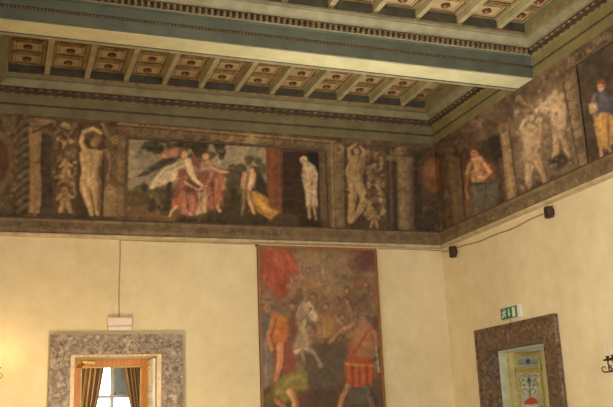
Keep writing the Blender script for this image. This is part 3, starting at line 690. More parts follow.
tag(f3, 'brown fresco with nude man, fruit garland and pale column left of the corner', cats)
# raised stucco fillet round the central scene
def fillet_loop(px4, f, parent, wd, dp, mat):
    q = [f(*p) for p in px4]; m = MB()
    for (a, b) in zip(q, q[1:]+q[:1]):
        a, b = Vector(a), Vector(b); t = (b-a).normalized(); nn = f.n; side = t.cross(nn).normalized()*wd/2
        a2, b2 = a-t*wd/2, b+t*wd/2
        m.hexa([a2-side, a2+side, b2+side, b2-side], [a2-side*.6+nn*dp, a2+side*.6+nn*dp, b2+side*.6+nn*dp, b2-side*.6+nn*dp])
    return m.build('frame_moulding', mat, parent)
def fb(x, y): return atY(x, y, -.012)
fb.n = Vector((0, -1, 0))
MAT['stucco'] = worn('brown_stucco', STUCCO, tuple(int(v*.75) for v in STUCCO), 9, .7)
q = [atY(128.5, 139.5, 0), atY(326, 150.5, 0), atY(327.5, 231, 0), atY(126, 222.5, 0)]
X0, X1 = (q[0][0]+q[3][0])/2, (q[1][0]+q[2][0])/2
def rect_y(x0, x1, z0, z1, parent, wd=.045, dp=.03, mat='stucco', y=-.012, name='frame_moulding'):
    m = MB()
    for k in range(2):
        w2, d2 = (wd, dp*.5) if k == 0 else (wd*.5, dp)
        m.box(x0-w2, x1+w2, y-d2, y+.008, z1, z1+w2).box(x0-w2, x1+w2, y-d2, y+.008, z0-w2, z0).box(x0-w2, x0, y-d2, y+.008, z0, z1).box(x1, x1+w2, y-d2, y+.008, z0, z1)
    return m.build(name, mat, parent)
def rect_x(y0, y1, z0, z1, parent, wd=.045, dp=.03, mat='stucco', x=-.012, name='frame_moulding'):
    m = MB()
    for k in range(2):
        w2, d2 = (wd, dp*.5) if k == 0 else (wd*.5, dp)
        m.box(x-d2, x+.008, y0-w2, y1+w2, z1, z1+w2).box(x-d2, x+.008, y0-w2, y1+w2, z0-w2, z0).box(x-d2, x+.008, y0-w2, y0, z0, z1).box(x-d2, x+.008, y1, y1+w2, z0, z1)
    return m.build(name, mat, parent)
rect_y(X0, X1, (q[2][2]+q[3][2])/2+.03, (q[0][2]+q[1][2])/2, f2)

# ---- frescoes of the right wall
s = Sheet(424, -170, 850, 256, (86, 69, 52), 2); s.noise(.12, 14)
s.blobs(436, 60, 640, 240, 240, 4, [(90, 72, 54), (58, 46, 35), (102, 84, 62), (74, 60, 44)], .5, 21)
oval(s); s.blobs(438, 146, 452, 236, 30, 2.8, [(72, 58, 42), (48, 38, 29), (84, 66, 46)], .7, 22); s.L([(440, 150), (445, 236)], 2, (62, 50, 38), 1); s.scroll(447, 205, 5, (92, 74, 52), 1)
s.P([(448, 158), (459, 153), (464, 222), (453, 228)], (92, 72, 52), 1); s.L([(451, 160), (457, 224)], 2.6, (108, 86, 62), 1.4, .8); s.L([(460, 152), (466, 220)], 2, (50, 40, 31), 1)
s.blobs(440, 138, 470, 154, 24, 3, [(92, 76, 54), (54, 44, 33), (78, 62, 45)], .8, 23)
s.P([(464, 150), (496, 134), (506, 205), (470, 222)], (60, 47, 36), 2)
s.P([(488, 138), (500, 134), (504, 156), (494, 160)], (40, 33, 28), 2)          # dark cloth on the right
s.P([(466, 160), (473, 156), (484, 158), (492, 164), (496, 180), (488, 178), (470, 184), (466, 176)], (112, 58, 42), 1.6)
s.limb([(477, 161), (478, 171), (478, 182)], [13, 15, 12], (160, 118, 86)); s.L([(482, 164), (484, 180)], 2.4, (112, 76, 54), 1.4, .6); s.L([(474, 163), (474, 178)], 2.4, (182, 142, 106), 1.4, .6); s.L([(472, 170), (478, 172), (484, 169)], 1, (120, 82, 58), .8, .6); s.limb([(484, 164), (490, 172), (484, 178), (474, 176)], [4.6, 4, 3.4, 3], (160, 116, 84)); s.limb([(470, 164), (467, 174), (474, 180)], [4.4, 3.8, 3], (156, 114, 82))
s.E(473.5, 151.5, 5, 5.4, (112, 52, 34), 0, 1).E(474, 153.4, 3.4, 3.8, (168, 120, 88)).L([(472, 153), (476, 153)], .7, (88, 54, 40), .4).L([(473, 156), (475.4, 156)], .7, (110, 52, 40), .4)
s.P([(466, 185), (484, 182), (498, 180), (498, 198), (496, 211), (472, 220), (467, 204)], (78, 76, 64), 1.4); s.L([(474, 188), (478, 214)], 1.6, (100, 96, 80), 1, .8); s.L([(486, 184), (484, 212)], 1.4, (54, 52, 44), 1, .8); s.L([(470, 184), (492, 183)], 2.4, (50, 50, 46), .8)
s.limb([(468, 176), (466, 190), (470, 204)], [3, 3, 2.6], (130, 84, 56)); s.P([(464, 200), (470, 200), (473, 219), (466, 221)], (88, 70, 50), 1)
s.P([(500, 133), (508, 128), (517, 196), (508, 201)], (122, 98, 70), .9); s.L([(503.5, 134), (512, 198)], 2.4, (144, 118, 86), 1.4, .7); s.L([(509, 130), (518, 195)], 1, (58, 46, 34)); s.E(503, 128, 6, 4.6, (106, 86, 62), -25); s.L([(500, 148), (511, 145)], 1, (84, 66, 48))
# worn pale nudes
s.P([(512, 124), (548, 88), (566, 84), (586, 160), (520, 192)], (96, 80, 62), 3)
PN = (148, 126, 98)
s.limb([(522, 128), (526, 118), (536, 112)], [5, 4.4, 3.6], PN); s.limb([(538, 122), (546, 110), (556, 102)], [6, 5, 4], (150, 132, 106))
s.P([(519, 128), (530, 122), (542, 124), (541, 140), (538, 152), (542, 164), (528, 170), (522, 158), (524, 144)], (142, 120, 92), 1.6); s.E(527, 138, 4, 7, (166, 146, 116), soft=3, al=.7); s.E(540, 136, 3, 6, (160, 116, 80), soft=2.5, al=.5)
s.limb([(529, 166), (528, 178), (530, 190)], [9, 7, 4], (134, 112, 84)); s.limb([(537, 162), (542, 172), (545, 183)], [8, 6.4, 4], (138, 110, 80)); s.E(532, 117.5, 4, 4.6, (98, 78, 58)).E(531.4, 118.6, 3, 3.6, (140, 116, 88))
s.P([(540, 100), (556, 92), (566, 94), (560, 104), (544, 112), (530, 116)], (168, 152, 126), 2, .8)
s.P([(548, 104), (558, 98), (566, 104), (566, 122), (564, 136), (553, 138), (551, 122)], PN, 1.4); s.E(556, 112, 3, 7, (166, 146, 116), soft=2.5, al=.7)
s.limb([(556, 136), (556, 150), (552, 166)], [8, 6.4, 4], (138, 112, 84)); s.limb([(561, 134), (566, 148), (570, 162)], [7.4, 6, 4], (128, 104, 78)); s.E(556, 92, 4, 4.6, (104, 84, 62)).E(555.4, 93, 3, 3.6, PN)
s.P([(548, 160), (562, 152), (572, 160), (556, 172)], (48, 38, 32), 2); s.blobs(516, 180, 560, 192, 20, 3, [(62, 50, 38), (84, 66, 50)], .7, 24)
s.blobs(510, 96, 545, 118, 26, 3.4, [(104, 86, 66), (70, 56, 43), (120, 100, 78)], .7, 25); s.blobs(535, 70, 575, 92, 26, 3.4, [(100, 82, 60), (64, 52, 40), (116, 96, 72)], .7, 26)
s.blobs(512, 100, 575, 190, 150, 2.2, [(132, 112, 86), (98, 80, 60), (72, 58, 44), (150, 130, 102), (112, 92, 68)], .45, 62); s.blobs(440, 140, 512, 215, 90, 2., [(100, 80, 60), (60, 48, 37), (84, 68, 50)], .4, 63)
# scroll pilaster and framed scene
s.P([(562, 82), (574, 72), (591, 166), (579, 172)], (102, 84, 62), 1); s.L([(563, 83), (580, 171)], 1.2, (60, 48, 36))
for i in range(9): s.scroll(568.5+i*1.75, 86+i*9.6, 4.2, (146, 122, 92), 1 if i % 2 else -1, 1.5, i)
for i in range(16):
    x = 572+i*9; s.scroll(x, 62-(x-572)*.72, 5, (138, 114, 84), 1 if i % 2 else -1, 1.7, i)
s.P([(575.5, 69), (720, -38), (740, 100), (592.5, 165)], (64, 52, 41), .8)
s.blobs(578, 40, 640, 150, 60, 7, [(56, 48, 38), (72, 62, 46), (48, 44, 38), (78, 64, 46)], .5, 27)
s.P([(586, 140), (640, 112), (640, 140), (592, 164)], (58, 46, 34), 3)
s.P([(594, 92), (606, 90), (614, 98), (614, 116), (596, 120), (592, 108)], (62, 62, 76), 1.2); s.E(603, 100, 5, 6, (84, 82, 94), soft=2.5, al=.7)
s.P([(593, 114), (604, 112), (615, 116), (615, 142), (606, 150), (598, 146)], (156, 116, 62), 1.3); s.L([(600, 116), (603, 146)], 2, (182, 142, 84), 1.2, .8); s.L([(608, 116), (609, 148)], 1.4, (112, 78, 40), .8)
s.limb([(595, 96), (591, 108), (596, 114)], [4, 3.4, 3], (92, 80, 84)); s.P([(588, 104), (596, 102), (598, 110), (590, 114)], (150, 128, 84), 1)
s.E(601.5, 85, 4.8, 4.8, (112, 68, 44), 0, 1).E(600.8, 87.6, 3.4, 4, (176, 122, 92)).L([(599, 87), (603, 86.6)], .7, (90, 58, 42), .4); s.E(602, 81.5, 3.6, 2.2, (104, 66, 44), 0, 1)
s.limb([(601, 148), (602, 158)], [4, 3], (140, 104, 76)); s.limb([(609, 148), (612, 154)], [4, 3], (132, 98, 70))
s.blobs(622, -60, 760, 130, 80, 9, [(66, 54, 42), (84, 66, 48), (52, 46, 40), (104, 80, 56)], .5, 28)
s.age(.95, .75, (88, 70, 52), .14, 4500, 4).noise(.06, 4).noise(.05, 60)
GR = np.array((1., 1., 1.))*FRESCO_GAIN_RIGHT
ya, yb2, yc = atX(519, 160, 0)[1], atX(575, 105, 0)[1], -8.6
r1 = pigment_panel('fresco_panel', s, 'pigment', 'X', -.016, ya, FZ0, FZ1, -.014, .013, .0135, GR)
tag(r1, 'fresco with red haired seated woman in grey skirt right of the corner', cats)
r2 = pigment_panel('fresco_panel', s, 'pigment', 'X', ya, yb2, FZ0, FZ1, -.014, .013, .0135, GR)
tag(r2, 'worn pale fresco of two nude figures beside the framed scene', cats)
r3 = pigment_panel('fresco_panel', s, 'pigment', 'X', yb2, -6.9, FZ0, FZ1, -.014, .013, .0135, GR)
tag(r3, 'dark framed fresco with figure in blue top and yellow skirt, cut by the edge', cats)
q = [atX(576, 68.5, 0), atX(592.5, 165, 0), atX(613, 41, 0), atX(613, 157, 0)]
rect_x(-6.75, (q[0][1]+q[1][1])/2, (q[1][2]+q[3][2])/2-.02, (q[0][2]+q[2][2])/2, r3, .05, .035)

# ---- large battle painting
s = Sheet(244, 236, 400, 480, (106, 84, 62), 2.5); s.noise(.10, 20)
s.P([(258, 248), (380, 249), (382, 320), (258, 320)], (122, 98, 70), 6, .8); s.P([(300, 252), (352, 252), (350, 285), (302, 292)], (128, 106, 76), 6, .8)
s.blobs(300, 252, 380, 300, 36, 7, [(132, 108, 78), (112, 88, 66), (120, 92, 74), (104, 92, 72)], .4, 31)
s.P([(260, 252), (270, 248), (282, 248), (292, 254), (298, 264), (296, 274), (300, 280), (290, 292), (280, 297), (272, 290), (262, 280)], (158, 72, 50), 2); s.E(279, 260, 8, 7, (176, 90, 62), -20, 4, .7); s.P([(276, 276), (290, 270), (296, 278), (286, 294), (278, 294)], (134, 56, 42), 3, .8); s.P([(286, 286), (298, 276), (302, 292), (292, 298)], (138, 108, 84), 2)
s.P([(261, 282), (280, 297), (296, 300), (292, 308), (262, 300)], (130, 88, 68), 3, .8); s.L([(262, 304), (284, 312), (296, 305)], 2, (96, 90, 72), 1.4, .8)
s.E(365, 258, 13, 13, (102, 62, 56), 0, 5, .9); s.E(354, 254, 8, 7, (124, 78, 66), 0, 4, .7); s.E(362, 282, 8, 6, (146, 78, 56), 0, 3, .8); s.L([(332, 273), (348, 280), (358, 276)], 3.4, (92, 88, 72), 2, .8); s.L([(350, 276), (368, 280)], 2.4, (88, 84, 74), 1.6, .7)
for i in range(16):
    x, y = 264+i*2.1, 254+((i*7) % 9); s.L([(x, y), (x+3, y+12), (x+1, y+24+(i*5) % 9)], [1, 2.2, .8], [(182, 96, 68), (124, 52, 40), (164, 80, 58), (140, 60, 46)][i % 4], 1.4, .45)
# spears and lances
for a, b in (((300, 306), (303, 262)), ((322, 308), (327, 256)), ((343, 300), (352, 250)), ((305, 292), (342, 282)), ((368, 285), (374, 312))): s.L([a, b], .9, (92, 72, 52), .6, .75)
# soldiers in the middle distance
for i, (x, y, c) in enumerate(((326, 306, (152, 112, 82)), (338, 300, (140, 100, 76)), (347, 290, (146, 104, 80)), (314, 296, (138, 100, 74)), (356, 300, (120, 86, 66)), (332, 322, (150, 112, 82)), (300, 292, (124, 94, 72)))):
    s.E(x, y+9, 6, 8, [(138, 84, 64), (112, 84, 62), (120, 76, 60), (126, 104, 74)][i % 4], i*23, 2.4, .85); s.E(x, y, 3, 3.6, (86, 62, 46), 0, 1); s.E(x-.4, y+.9, 2.3, 2.7, c, 0, .8)
s.P([(318, 320), (332, 318), (336, 334), (322, 340), (314, 334)], (148, 112, 62), 2); s.L([(321, 322), (326, 336)], 2, (170, 132, 78), 1.2, .8); s.limb([(336, 318), (345, 328), (340, 338)], [4, 3.4, 3], (144, 104, 76)); s.limb([(346, 300), (352, 312), (350, 326)], [4, 4, 3], (120, 84, 66))
s.P([(352, 300), (364, 290), (372, 310), (364, 328), (352, 326)], (100, 78, 62), 3, .85)
g = random.Random(52)
for i in range(70):
    x, y = g.uniform(290, 378), g.uniform(270, 350); c = g.choice([(148, 108, 82), (128, 88, 66), (96, 76, 60), (140, 84, 62), (112, 94, 72), (150, 120, 88), (92, 84, 74)]); q = g.uniform(0, 2*PI); l = g.uniform(4, 11)
    s.L([(x, y), (x+l*math.cos(q), y+l*math.sin(q)), (x+l*math.cos(q)+g.uniform(-4, 4), y+l*math.sin(q)+g.uniform(2, 7))], [g.uniform(2, 4), g.uniform(1.6, 3), 1], c, .9, g.uniform(.35, .7))
    if i % 4 == 0: s.E(x, y-3, 2.4, 2.8, (86, 62, 48), 0, .8, .8).E(x-.4, y-2.4, 1.8, 2.2, (158, 118, 88), 0, .7, .8)
# white horse
s.P([(291, 340), (291, 318), (296, 305), (304, 300), (311, 306), (310, 318), (307, 326), (313, 340), (308, 353), (296, 354)], (146, 124, 98), 1.4, .85)
s.P([(300, 301), (308, 300), (313, 306), (318.5, 319), (315, 324), (310, 319), (306, 313)], (168, 146, 116), .9); s.L([(309, 303), (315, 319)], 1.6, (192, 172, 142), 1, .8); s.L([(311, 321), (316, 323)], 1.4, (108, 82, 64), .7, .8)
s.L([(303, 300), (297, 306), (293, 320), (293, 336)], 3, (104, 84, 62), 1.2, .8); s.L([(301, 304), (296, 316)], 1.4, (176, 154, 124), .9, .7); s.L([(306, 316), (303, 330), (308, 344)], 3, (172, 150, 120), 1.6, .7); s.L([(309, 318), (306, 327), (312, 340)], 1, (74, 58, 44), .8, .8)
s.E(310.4, 308, .8, .8, (66, 50, 40)); s.limb([(305, 300), (307, 296)], 1.8, (150, 126, 100)); s.L([(306, 312), (312, 309), (300, 322)], .7, (96, 58, 42), .5, .8)
s.limb([(295, 352), (307, 349), (316, 356), (319, 367)], [5, 4, 3, 2.4], (164, 142, 112)); s.limb([(302, 352), (305, 364), (303, 376)], [4.4, 3, 2.4], (128, 108, 84))
s.P([(286, 322), (294, 312), (299, 330), (294, 344), (286, 340)], (112, 66, 50), 1.8, .8); s.E(292, 304, 3.2, 3.6, (92, 72, 56), 0, 1).E(292, 306, 2.2, 2.6, (160, 118, 88))
# left soldier
s.P([(270, 315), (278, 312), (288, 318), (289, 334), (284, 346), (272, 344), (269, 330)], (172, 100, 44), 1.6); s.E(276, 324, 4, 7, (196, 126, 60), 0, 3, .7)
s.P([(262, 312), (270, 314), (270, 336), (262, 338)], (92, 88, 82), 1.6); s.P([(262, 336), (271, 338), (272, 372), (264, 392), (260, 380)], (108, 100, 92), 2); s.L([(266, 340), (266, 386)], 2, (132, 124, 112), 1.4, .7)
s.P([(272, 344), (290, 342), (296, 360), (290, 376), (276, 372)], (128, 66, 50), 2); s.limb([(280, 346), (280, 362), (276, 380)], [8, 6.6, 4.6], (166, 110, 76)); s.limb([(273, 320), (268, 336), (272, 350)], [5, 4.4, 3.6], (158, 104, 70))
s.E(268, 306, 5, 5.6, (110, 84, 64), 0, 1.2).E(267.4, 308.4, 3.6, 4.2, (158, 114, 84)); s.L([(263, 302), (273, 303)], 3, (128, 116, 96), 1)
# dark horses, ground
s.P([(306, 352), (330, 340), (348, 346), (350, 400), (318, 410), (304, 380)], (86, 74, 58), 4, .8); s.E(334, 366, 12, 16, (88, 80, 66), 20, 6, .7); s.L([(312, 350), (322, 366)], 3, (150, 134, 110), 1.2, .8)
s.P([(256, 392), (390, 380), (396, 480), (250, 480)], (78, 60, 46), 5, .8)
# crouching man in green
s.P([(268, 396), (280, 378), (298, 368), (308, 374), (308, 388), (294, 398), (278, 404)], (120, 112, 52), 1.8); s.L([(276, 394), (292, 378), (304, 374)], 4, (146, 136, 70), 2, .8); s.P([(262, 396), (274, 390), (276, 404), (264, 410)], (98, 90, 46), 2)
s.limb([(290, 392), (296, 402), (292, 416)], [8, 7, 5], (168, 128, 88)); s.limb([(276, 400), (284, 408), (280, 420)], [6, 6, 5], (150, 98, 66)); s.E(303, 398, 7, 8, (100, 58, 42), 0, 3, .8); s.P([(262, 416), (330, 414), (330, 450), (262, 450)], (92, 70, 50), 5, .8)
# right soldier
s.P([(346, 326), (356, 320), (370, 322), (378, 334), (374, 352), (362, 362), (348, 358), (350, 342)], (140, 98, 68), 1.8); s.E(360, 336, 6, 9, (160, 116, 82), 15, 4, .7); s.L([(370, 328), (360, 344), (346, 362)], 2.6, (158, 62, 44), .9); s.E(352, 348, 4, 7, (150, 84, 58), 20, 3, .7)
s.P([(344, 362), (354, 356), (372, 358), (376, 376), (366, 388), (346, 386)], (162, 72, 40), 1.6)
for x in (349, 356, 363, 370): s.L([(x, 364), (x+.6, 386)], 1.6, (186, 106, 48), 1, .75); s.L([(x+3.4, 364), (x+3.6, 384)], 1, (118, 44, 30), .8, .8)
s.L([(346, 364), (374, 366)], 2.4, (176, 128, 62), .9)
s.limb([(348, 386), (342, 398), (338, 414)], [6, 5, 4], (150, 106, 76)); s.limb([(366, 388), (372, 404), (374, 420)], [7, 6, 5], (96, 84, 74)); s.P([(348, 388), (366, 388), (366, 404), (350, 404)], (86, 78, 64), 2)
s.limb([(354, 324), (342, 330), (330, 342)], [5, 4.4, 3.6], (146, 104, 74)); s.limb([(374, 332), (378, 346), (372, 358)], [5, 4.4, 3.6], (132, 90, 64)); s.limb([(376, 346), (379, 372)], [2, 2], (140, 132, 118))
s.E(366, 318, 5.4, 5.4, (92, 82, 72), 0, 1.2).E(363, 320, 3.4, 4, (150, 106, 78)); s.L([(362, 313), (372, 316)], 3, (116, 104, 90), 1); s.E(375, 322, 4, 6, (88, 58, 46), 0, 2, .8)
s.L([(320, 248), (324, 420)], .9, (96, 76, 56), .6, .5)
s.age(1.04, .78, (112, 90, 66), .08, 3000, 5, 4.).noise(.045, 4).noise(.05, 40)
px = [atY(257, 249, 0)[0], atY(260.3, 407, 0)[0], atY(376.5, 249, 0)[0], atY(384.2, 407, 0)[0]]
PX0, PX1, PZ0, PZ1 = (px[0]+px[1])/2, (px[2]+px[3])/2-.005, .95, 4.672
pe = tag(empty('painting', ((PX0+PX1)/2, 0, PZ0)), 'tall battle painting with red banner hanging under the frescoes on the yellow wall', 'painting')
pigment_panel('canvas', s, 'oil', 'Y', PX0+.03, PX1-.03, PZ0+.03, PZ1-.03, -.035, .03, .0135, np.array((1., 1., 1.))*PAINTING_GAIN, pe)
m = MB(); t = .042
for k, (tt, d) in enumerate(((t, .045), (t*.55, .055))):
    m.box(PX0, PX1, -d, -.002, PZ1-tt, PZ1).box(PX0, PX1, -d, -.002, PZ0, PZ0+tt).box(PX0, PX0+tt, -d, -.002, PZ0+tt, PZ1-tt).box(PX1-tt, PX1, -d, -.002, PZ0+tt, PZ1-tt)
m.build('picture_frame', 'frame_wood', pe)
m = MB().box(PX0-.03, PX0+.02, -.05, -.002, PZ1-.015, PZ1+.012); m.build('hanging_bracket', 'dark_iron', pe)
# ------------------------------------------------------------------ left doorway: stone surround, fillet, wooden inner frame, open leaf
def surround_y(x0, x1, xi0, xi1, zt, zi, parent, name, mat, dp):
    m = MB(); m.prism([(x0, 0), (xi0, 0), (xi0, zi), (xi1, zi), (xi1, 0), (x1, 0), (x1, zt), (x0, zt)], 'Y', -dp, -.002)
    return bevel(m.build(name, mat, parent), .012, 2)
d1 = struct(empty('door_1', ((D1[0]+D1[1])/2, 0, 0)))
SX0, SX1 = (atY(50.8, 333.3, -.1)[0]+atY(48.2, 407, -.1)[0])/2, (atY(182.3, 335.4, -.1)[0]+atY(183.6, 407, -.1)[0])/2
SZ = (atY(50.8, 333.3, -.1)[2]+atY(182.3, 335.4, -.1)[2])/2
surround_y(SX0, SX1, -6.80, -5.355, SZ, 2.80, d1, 'stone_surround', 'stone_grey', .09)
m = MB()     # thin outer lip of the stone
for k in (0, 1): m.box(SX0, SX0+.043, -.105, -.09, 0, SZ) if k == 0 else m.box(SX1-.043, SX1, -.105, -.09, 0, SZ)
m.box(SX0+.043, SX1-.043, -.105, -.09, SZ-.043, SZ); m.build('stone_lip', 'stone_grey', d1)
m = MB(); m.box(-6.80, D1[0], -.05, .03, 0, 2.80).box(D1[1], -5.355, -.05, .03, 0, 2.80).box(D1[0], D1[1], -.05, .03, 2.765, 2.80)
m.build('inner_fillet', 'fillet', d1)
m = MB()
for i in range(17): m.box(-6.70+i*.078, -6.66+i*.078, -.06, -.05, 2.772, 2.796)
m.build('gilt_beads', 'yellow_gold', d1)
YF = .62
xl, xr = atY(80.5, 385, YF)[0], atY(141.5, 385, YF)[0]; zr = atY(112, 366.5, YF)[2]
wf = MB().box(D1[0]-.02, xl, YF, YF+.07, 0, 2.80).box(xr, D1[1]+.02, YF, YF+.07, 0, 2.80).box(xl, xr, YF, YF+.07, zr, 2.80)
wo = bevel(wf.build('wooden_frame', 'orange_wood', d1), .008, 2)
m = MB().box(xl, xl+.02, YF+.01, YF+.05, 0, zr).box(xr-.02, xr, YF+.01, YF+.05, 0, zr).box(xl, xr, YF+.01, YF+.05, zr-.02, zr); m.build('frame_bead', 'yellow_gold', wo)
c = atY(88, 362.5, YF-.03)
m = MB().box(c[0]-.09, c[0]+.12, YF-.06, YF, c[2]-.03, c[2]+.025); m.tube([(c[0]-.06, YF-.05, c[2]-.02), (c[0]-.12, YF-.09, c[2]-.06), (c[0]-.17, YF-.05, c[2]-.075)], .012, 8)
m.build('door_closer', 'brass', d1)
lf = MB().box(D1[1]-.05, D1[1]-.005, .03, YF-.01, .01, 2.74)
lo = bevel(lf.build('door_leaf', 'white_paint', d1), .006)
m = MB(); xx = D1[1]-.05
for za, zb in ((2.2, 2.66), (1.25, 2.1), (.15, 1.15)):
    for (o, t, h) in ((0, .03, .018), (.07, .014, .012)):
        a, b, cc, dd = .09+o, YF-.07-o, za+o, zb-o
        m.box(xx-h, xx, a, b, dd-t, dd).box(xx-h, xx, a, b, cc, cc+t).box(xx-h, xx, a, a+t, cc+t, dd-t).box(xx-h, xx, b-t, b, cc+t, dd-t)
m.build('gilt_moulding', 'yellow_gold', lo)

# room beyond with its window and curtains
WY = 1.75
wc = atY(112.7, 385, WY)[0]; W0, W1 = wc-.52, wc+.52; WT = 2.95; WB = .9
m = MB().box(-9, W0, WY, WY+.3, 0, 3.6).box(W1, -3.2, WY, WY+.3, 0, 3.6).box(W0, W1, WY, WY+.3, WT, 3.6).box(W0, W1, WY, WY+.3, 0, WB)
m.box(-9, -8.9, T, WY, 0, 3.6).box(-3.3, -3.2, T, WY, 0, 3.6).box(-9, -3.2, T, WY+.3, 3.5, 3.6)
struct(m.build('wall_beyond', 'plaster'))
e = MB(); t = .06
e.box(W0, W0+t, WY+.06, WY+.12, WB, WT).box(W1-t, W1, WY+.06, WY+.12, WB, WT).box(W0, W1, WY+.06, WY+.12, WB, WB+t).box(W0, W1, WY+.06, WY+.12, WT-t, WT)
e.box(wc-.032, wc+.032, WY+.05, WY+.12, WB, WT)
zb = atY(105, 396.5, WY)[2]; e.box(W0, W1, WY+.065, WY+.115, zb-.025, zb+.025)
w1 = struct(e.build('window_1', 'white_paint'))
MB().box(W0+t, W1-t, WY+.085, WY+.092, WB+t, WT-t).build('pane', 'pane', w1)
m = MB(); sx0, sx1 = wc+.06, W1+.05; sz0, sz1 = zb+.02, WT+.1
m.box(sx0, sx0+.05, WY+.34, WY+.38, sz0, sz1).box(sx1-.05, sx1, WY+.34, WY+.38, sz0, sz1).box(sx0, sx1, WY+.34, WY+.38, sz0, sz0+.06).box(sx0, sx1, WY+.34, WY+.38, sz1-.06, sz1)
m.box(sx0+.05, sx1-.05, WY+.35, WY+.37, sz0+.06, sz1-.06)
for i in range(1, 5): m.box(sx0+.05+(sx1-sx0-.1)*i/5-.006, sx0+.05+(sx1-sx0-.1)*i/5+.006, WY+.343, WY+.352, sz0+.06, sz1-.06)
tag(m.build('window_shutter', 'shutter'), 'grey boarded shutter outside the window seen through the left doorway', 'shutter')
YC = 1.15
def curtain(xo, xi_top, xi_low, zlow, label, side):
    """gathered cloth hung from a rod, its inner edge drawn aside towards the tie"""
    nx, nz = 60, 40; ztop = 3.03; vs = []; uv = []
    for j in range(nz+1):
        f = j/nz; z = ztop+(0.02-ztop)*f
        g = (ztop-z)/(ztop-zlow); xi = xi_top+(xi_low-xi_top)*min(1, g)**1.3 if z > zlow else xi_low+(xi_top-xi_low)*.35*min(1, (zlow-z)/.9)
        for i in range(nx+1):
            u = i/nx; x = xo+(xi-xo)*u; a = .045*(1 if z > zlow else .8)
            y = YC+a*math.sin(u*2*PI*6.5+.5*math.sin(z*2))+.012*math.sin(u*31+z*3)
            vs.append((x, y, z)); uv.append(u)
    fs = [(j*(nx+1)+i, j*(nx+1)+i+1, (j+1)*(nx+1)+i+1, (j+1)*(nx+1)+i) for j in range(nz) for i in range(nx)]
    e = tag(empty('curtain', ((xo+xi_top)/2, YC, 0)), label, 'curtain', 'curtains at the window beyond the door')
    m = MB(); m.add(vs, fs, True); o = m.build('drape', 'curtain', e)
    sol = o.modifiers.new('cloth', 'SOLIDIFY'); sol.thickness = .006
    lay = o.data.uv_layers.new(name='UVMap')
    for lp in o.data.loops: lay.data[lp.index].uv = (uv[lp.vertex_index], 0)
    m = MB(); mid = (xo+xi_low)/2; hw = abs(xi_low-xo)/2+.02
    m.tube([(mid+hw*math.cos(q), YC+.07*math.sin(q), zlow+.03*math.cos(q)*side) for q in np.linspace(0, 2*PI, 25)], .018, 8); m.build('tie_back', 'yellow_gold', e)
    return e
A = lambda px, py: atY(px, py, YC)[0]
curtain(A(72, 385), A(106.5, 362), A(93, 407)-.06, 1.45, 'striped tan curtain drawn to the left in the left doorway', -1)
curtain(A(148, 385), A(121.5, 362), A(134, 407)+.06, 1.45, 'striped tan curtain drawn to the right in the left doorway', 1)
m = MB().tube([(A(60, 362), YC, 3.085), (A(160, 362), YC, 3.085)], .014, 10)
for x in (A(60, 362), A(160, 362)): m.blob((x, YC, 3.085), (.035, .035, .035)); m.tube([(x+(.05 if x < wc else -.05), YC, 3.085), (x+(.05 if x < wc else -.05), WY, 3.085)], .012)
tag(m.build('curtain_rod', 'brass'), 'brass rod carrying the striped curtains beyond the left doorway', 'rod')

# ------------------------------------------------------------------ right doorway
d2 = struct(empty('door_2', (0, (D2[0]+D2[1])/2, 0)))
m = MB(); XF = -.075
YB, YA = (atX(474, 331, XF)[1]+atX(481, 407, XF)[1])/2, (atX(556.8, 312.6, -.012)[1]+atX(567.5, 407, -.012)[1])/2; ZA = (atX(474, 331, XF)[2]+atX(556.3, 312.6, XF)[2])/2
m.prism([(YA, 0), (D2[0], 0), (D2[0], D2[2]), (D2[1], D2[2]), (D2[1], 0), (YB, 0), (YB, ZA), (YA, ZA)], 'X', -.07, -.002)
bevel(m.build('stone_surround', 'stone_red', d2), .012)
m = MB(); m.box(-.085, -.07, YA, YA+.05, 0, ZA).box(-.085, -.07, YB-.05, YB, 0, ZA).box(-.085, -.07, YA+.05, YB-.05, ZA-.05, ZA); m.build('stone_lip', 'stone_red', d2)
XR = atY(500.5, 375, D2[1]-.05)[0]
m = MB(); m.box(-.068, XR, D2[1]-.04, D2[1]-.001, 0, D2[2]).box(-.068, XR, D2[0]+.001, D2[0]+.04, 0, D2[2]).box(-.068, XR, D2[0]+.04, D2[1]-.04, D2[2]-.04, D2[2]-.001)
m.build('stone_reveal', 'stone_red', d2)
m = MB(); m.box(XR, T+.02, D2[1]-.05, D2[1]-.001, 0, D2[2]-.001).box(XR, T+.02, D2[0]+.001, D2[0]+.05, 0, D2[2]-.001).box(XR, T+.02, D2[0]+.05, D2[1]-.05, D2[2]-.06, D2[2]-.001)
m.build('door_lining', 'green_edge', d2)
YL = D2[1]-.10
lx0, lx1 = atY(508.8, 375, YL)[0], 1.42; lz = atY(527, 348.6, YL)[2]
lf = MB().box(lx0, lx1, YL, YL+.045, .02, lz); leaf = bevel(lf.build('door_leaf', 'pale_door', d2), .006)
def pl(px, py): q = atY(px, py, YL); return q[0], q[2]
s = Sheet(490, 340, 575, 640, (168, 168, 146), 4); s.noise(.06, 5)
s.P([(500, 345), (560, 345), (560, 369), (500, 369)], (146, 150, 136), 1)
s.E(528, 361.5, 2.2, 2.8, (70, 74, 70)); s.L([(519, 361), (522, 359.6), (525, 362)], .8, (104, 110, 102)); s.L([(531, 362), (534, 359.4), (537, 361)], .8, (104, 110, 102)); s.E(521, 363, 1.2, .8, (96, 100, 92)); s.E(535, 362.6, 1.2, .8, (96, 100, 92)); s.L([(517, 364), (539, 363)], .7, (100, 104, 92))
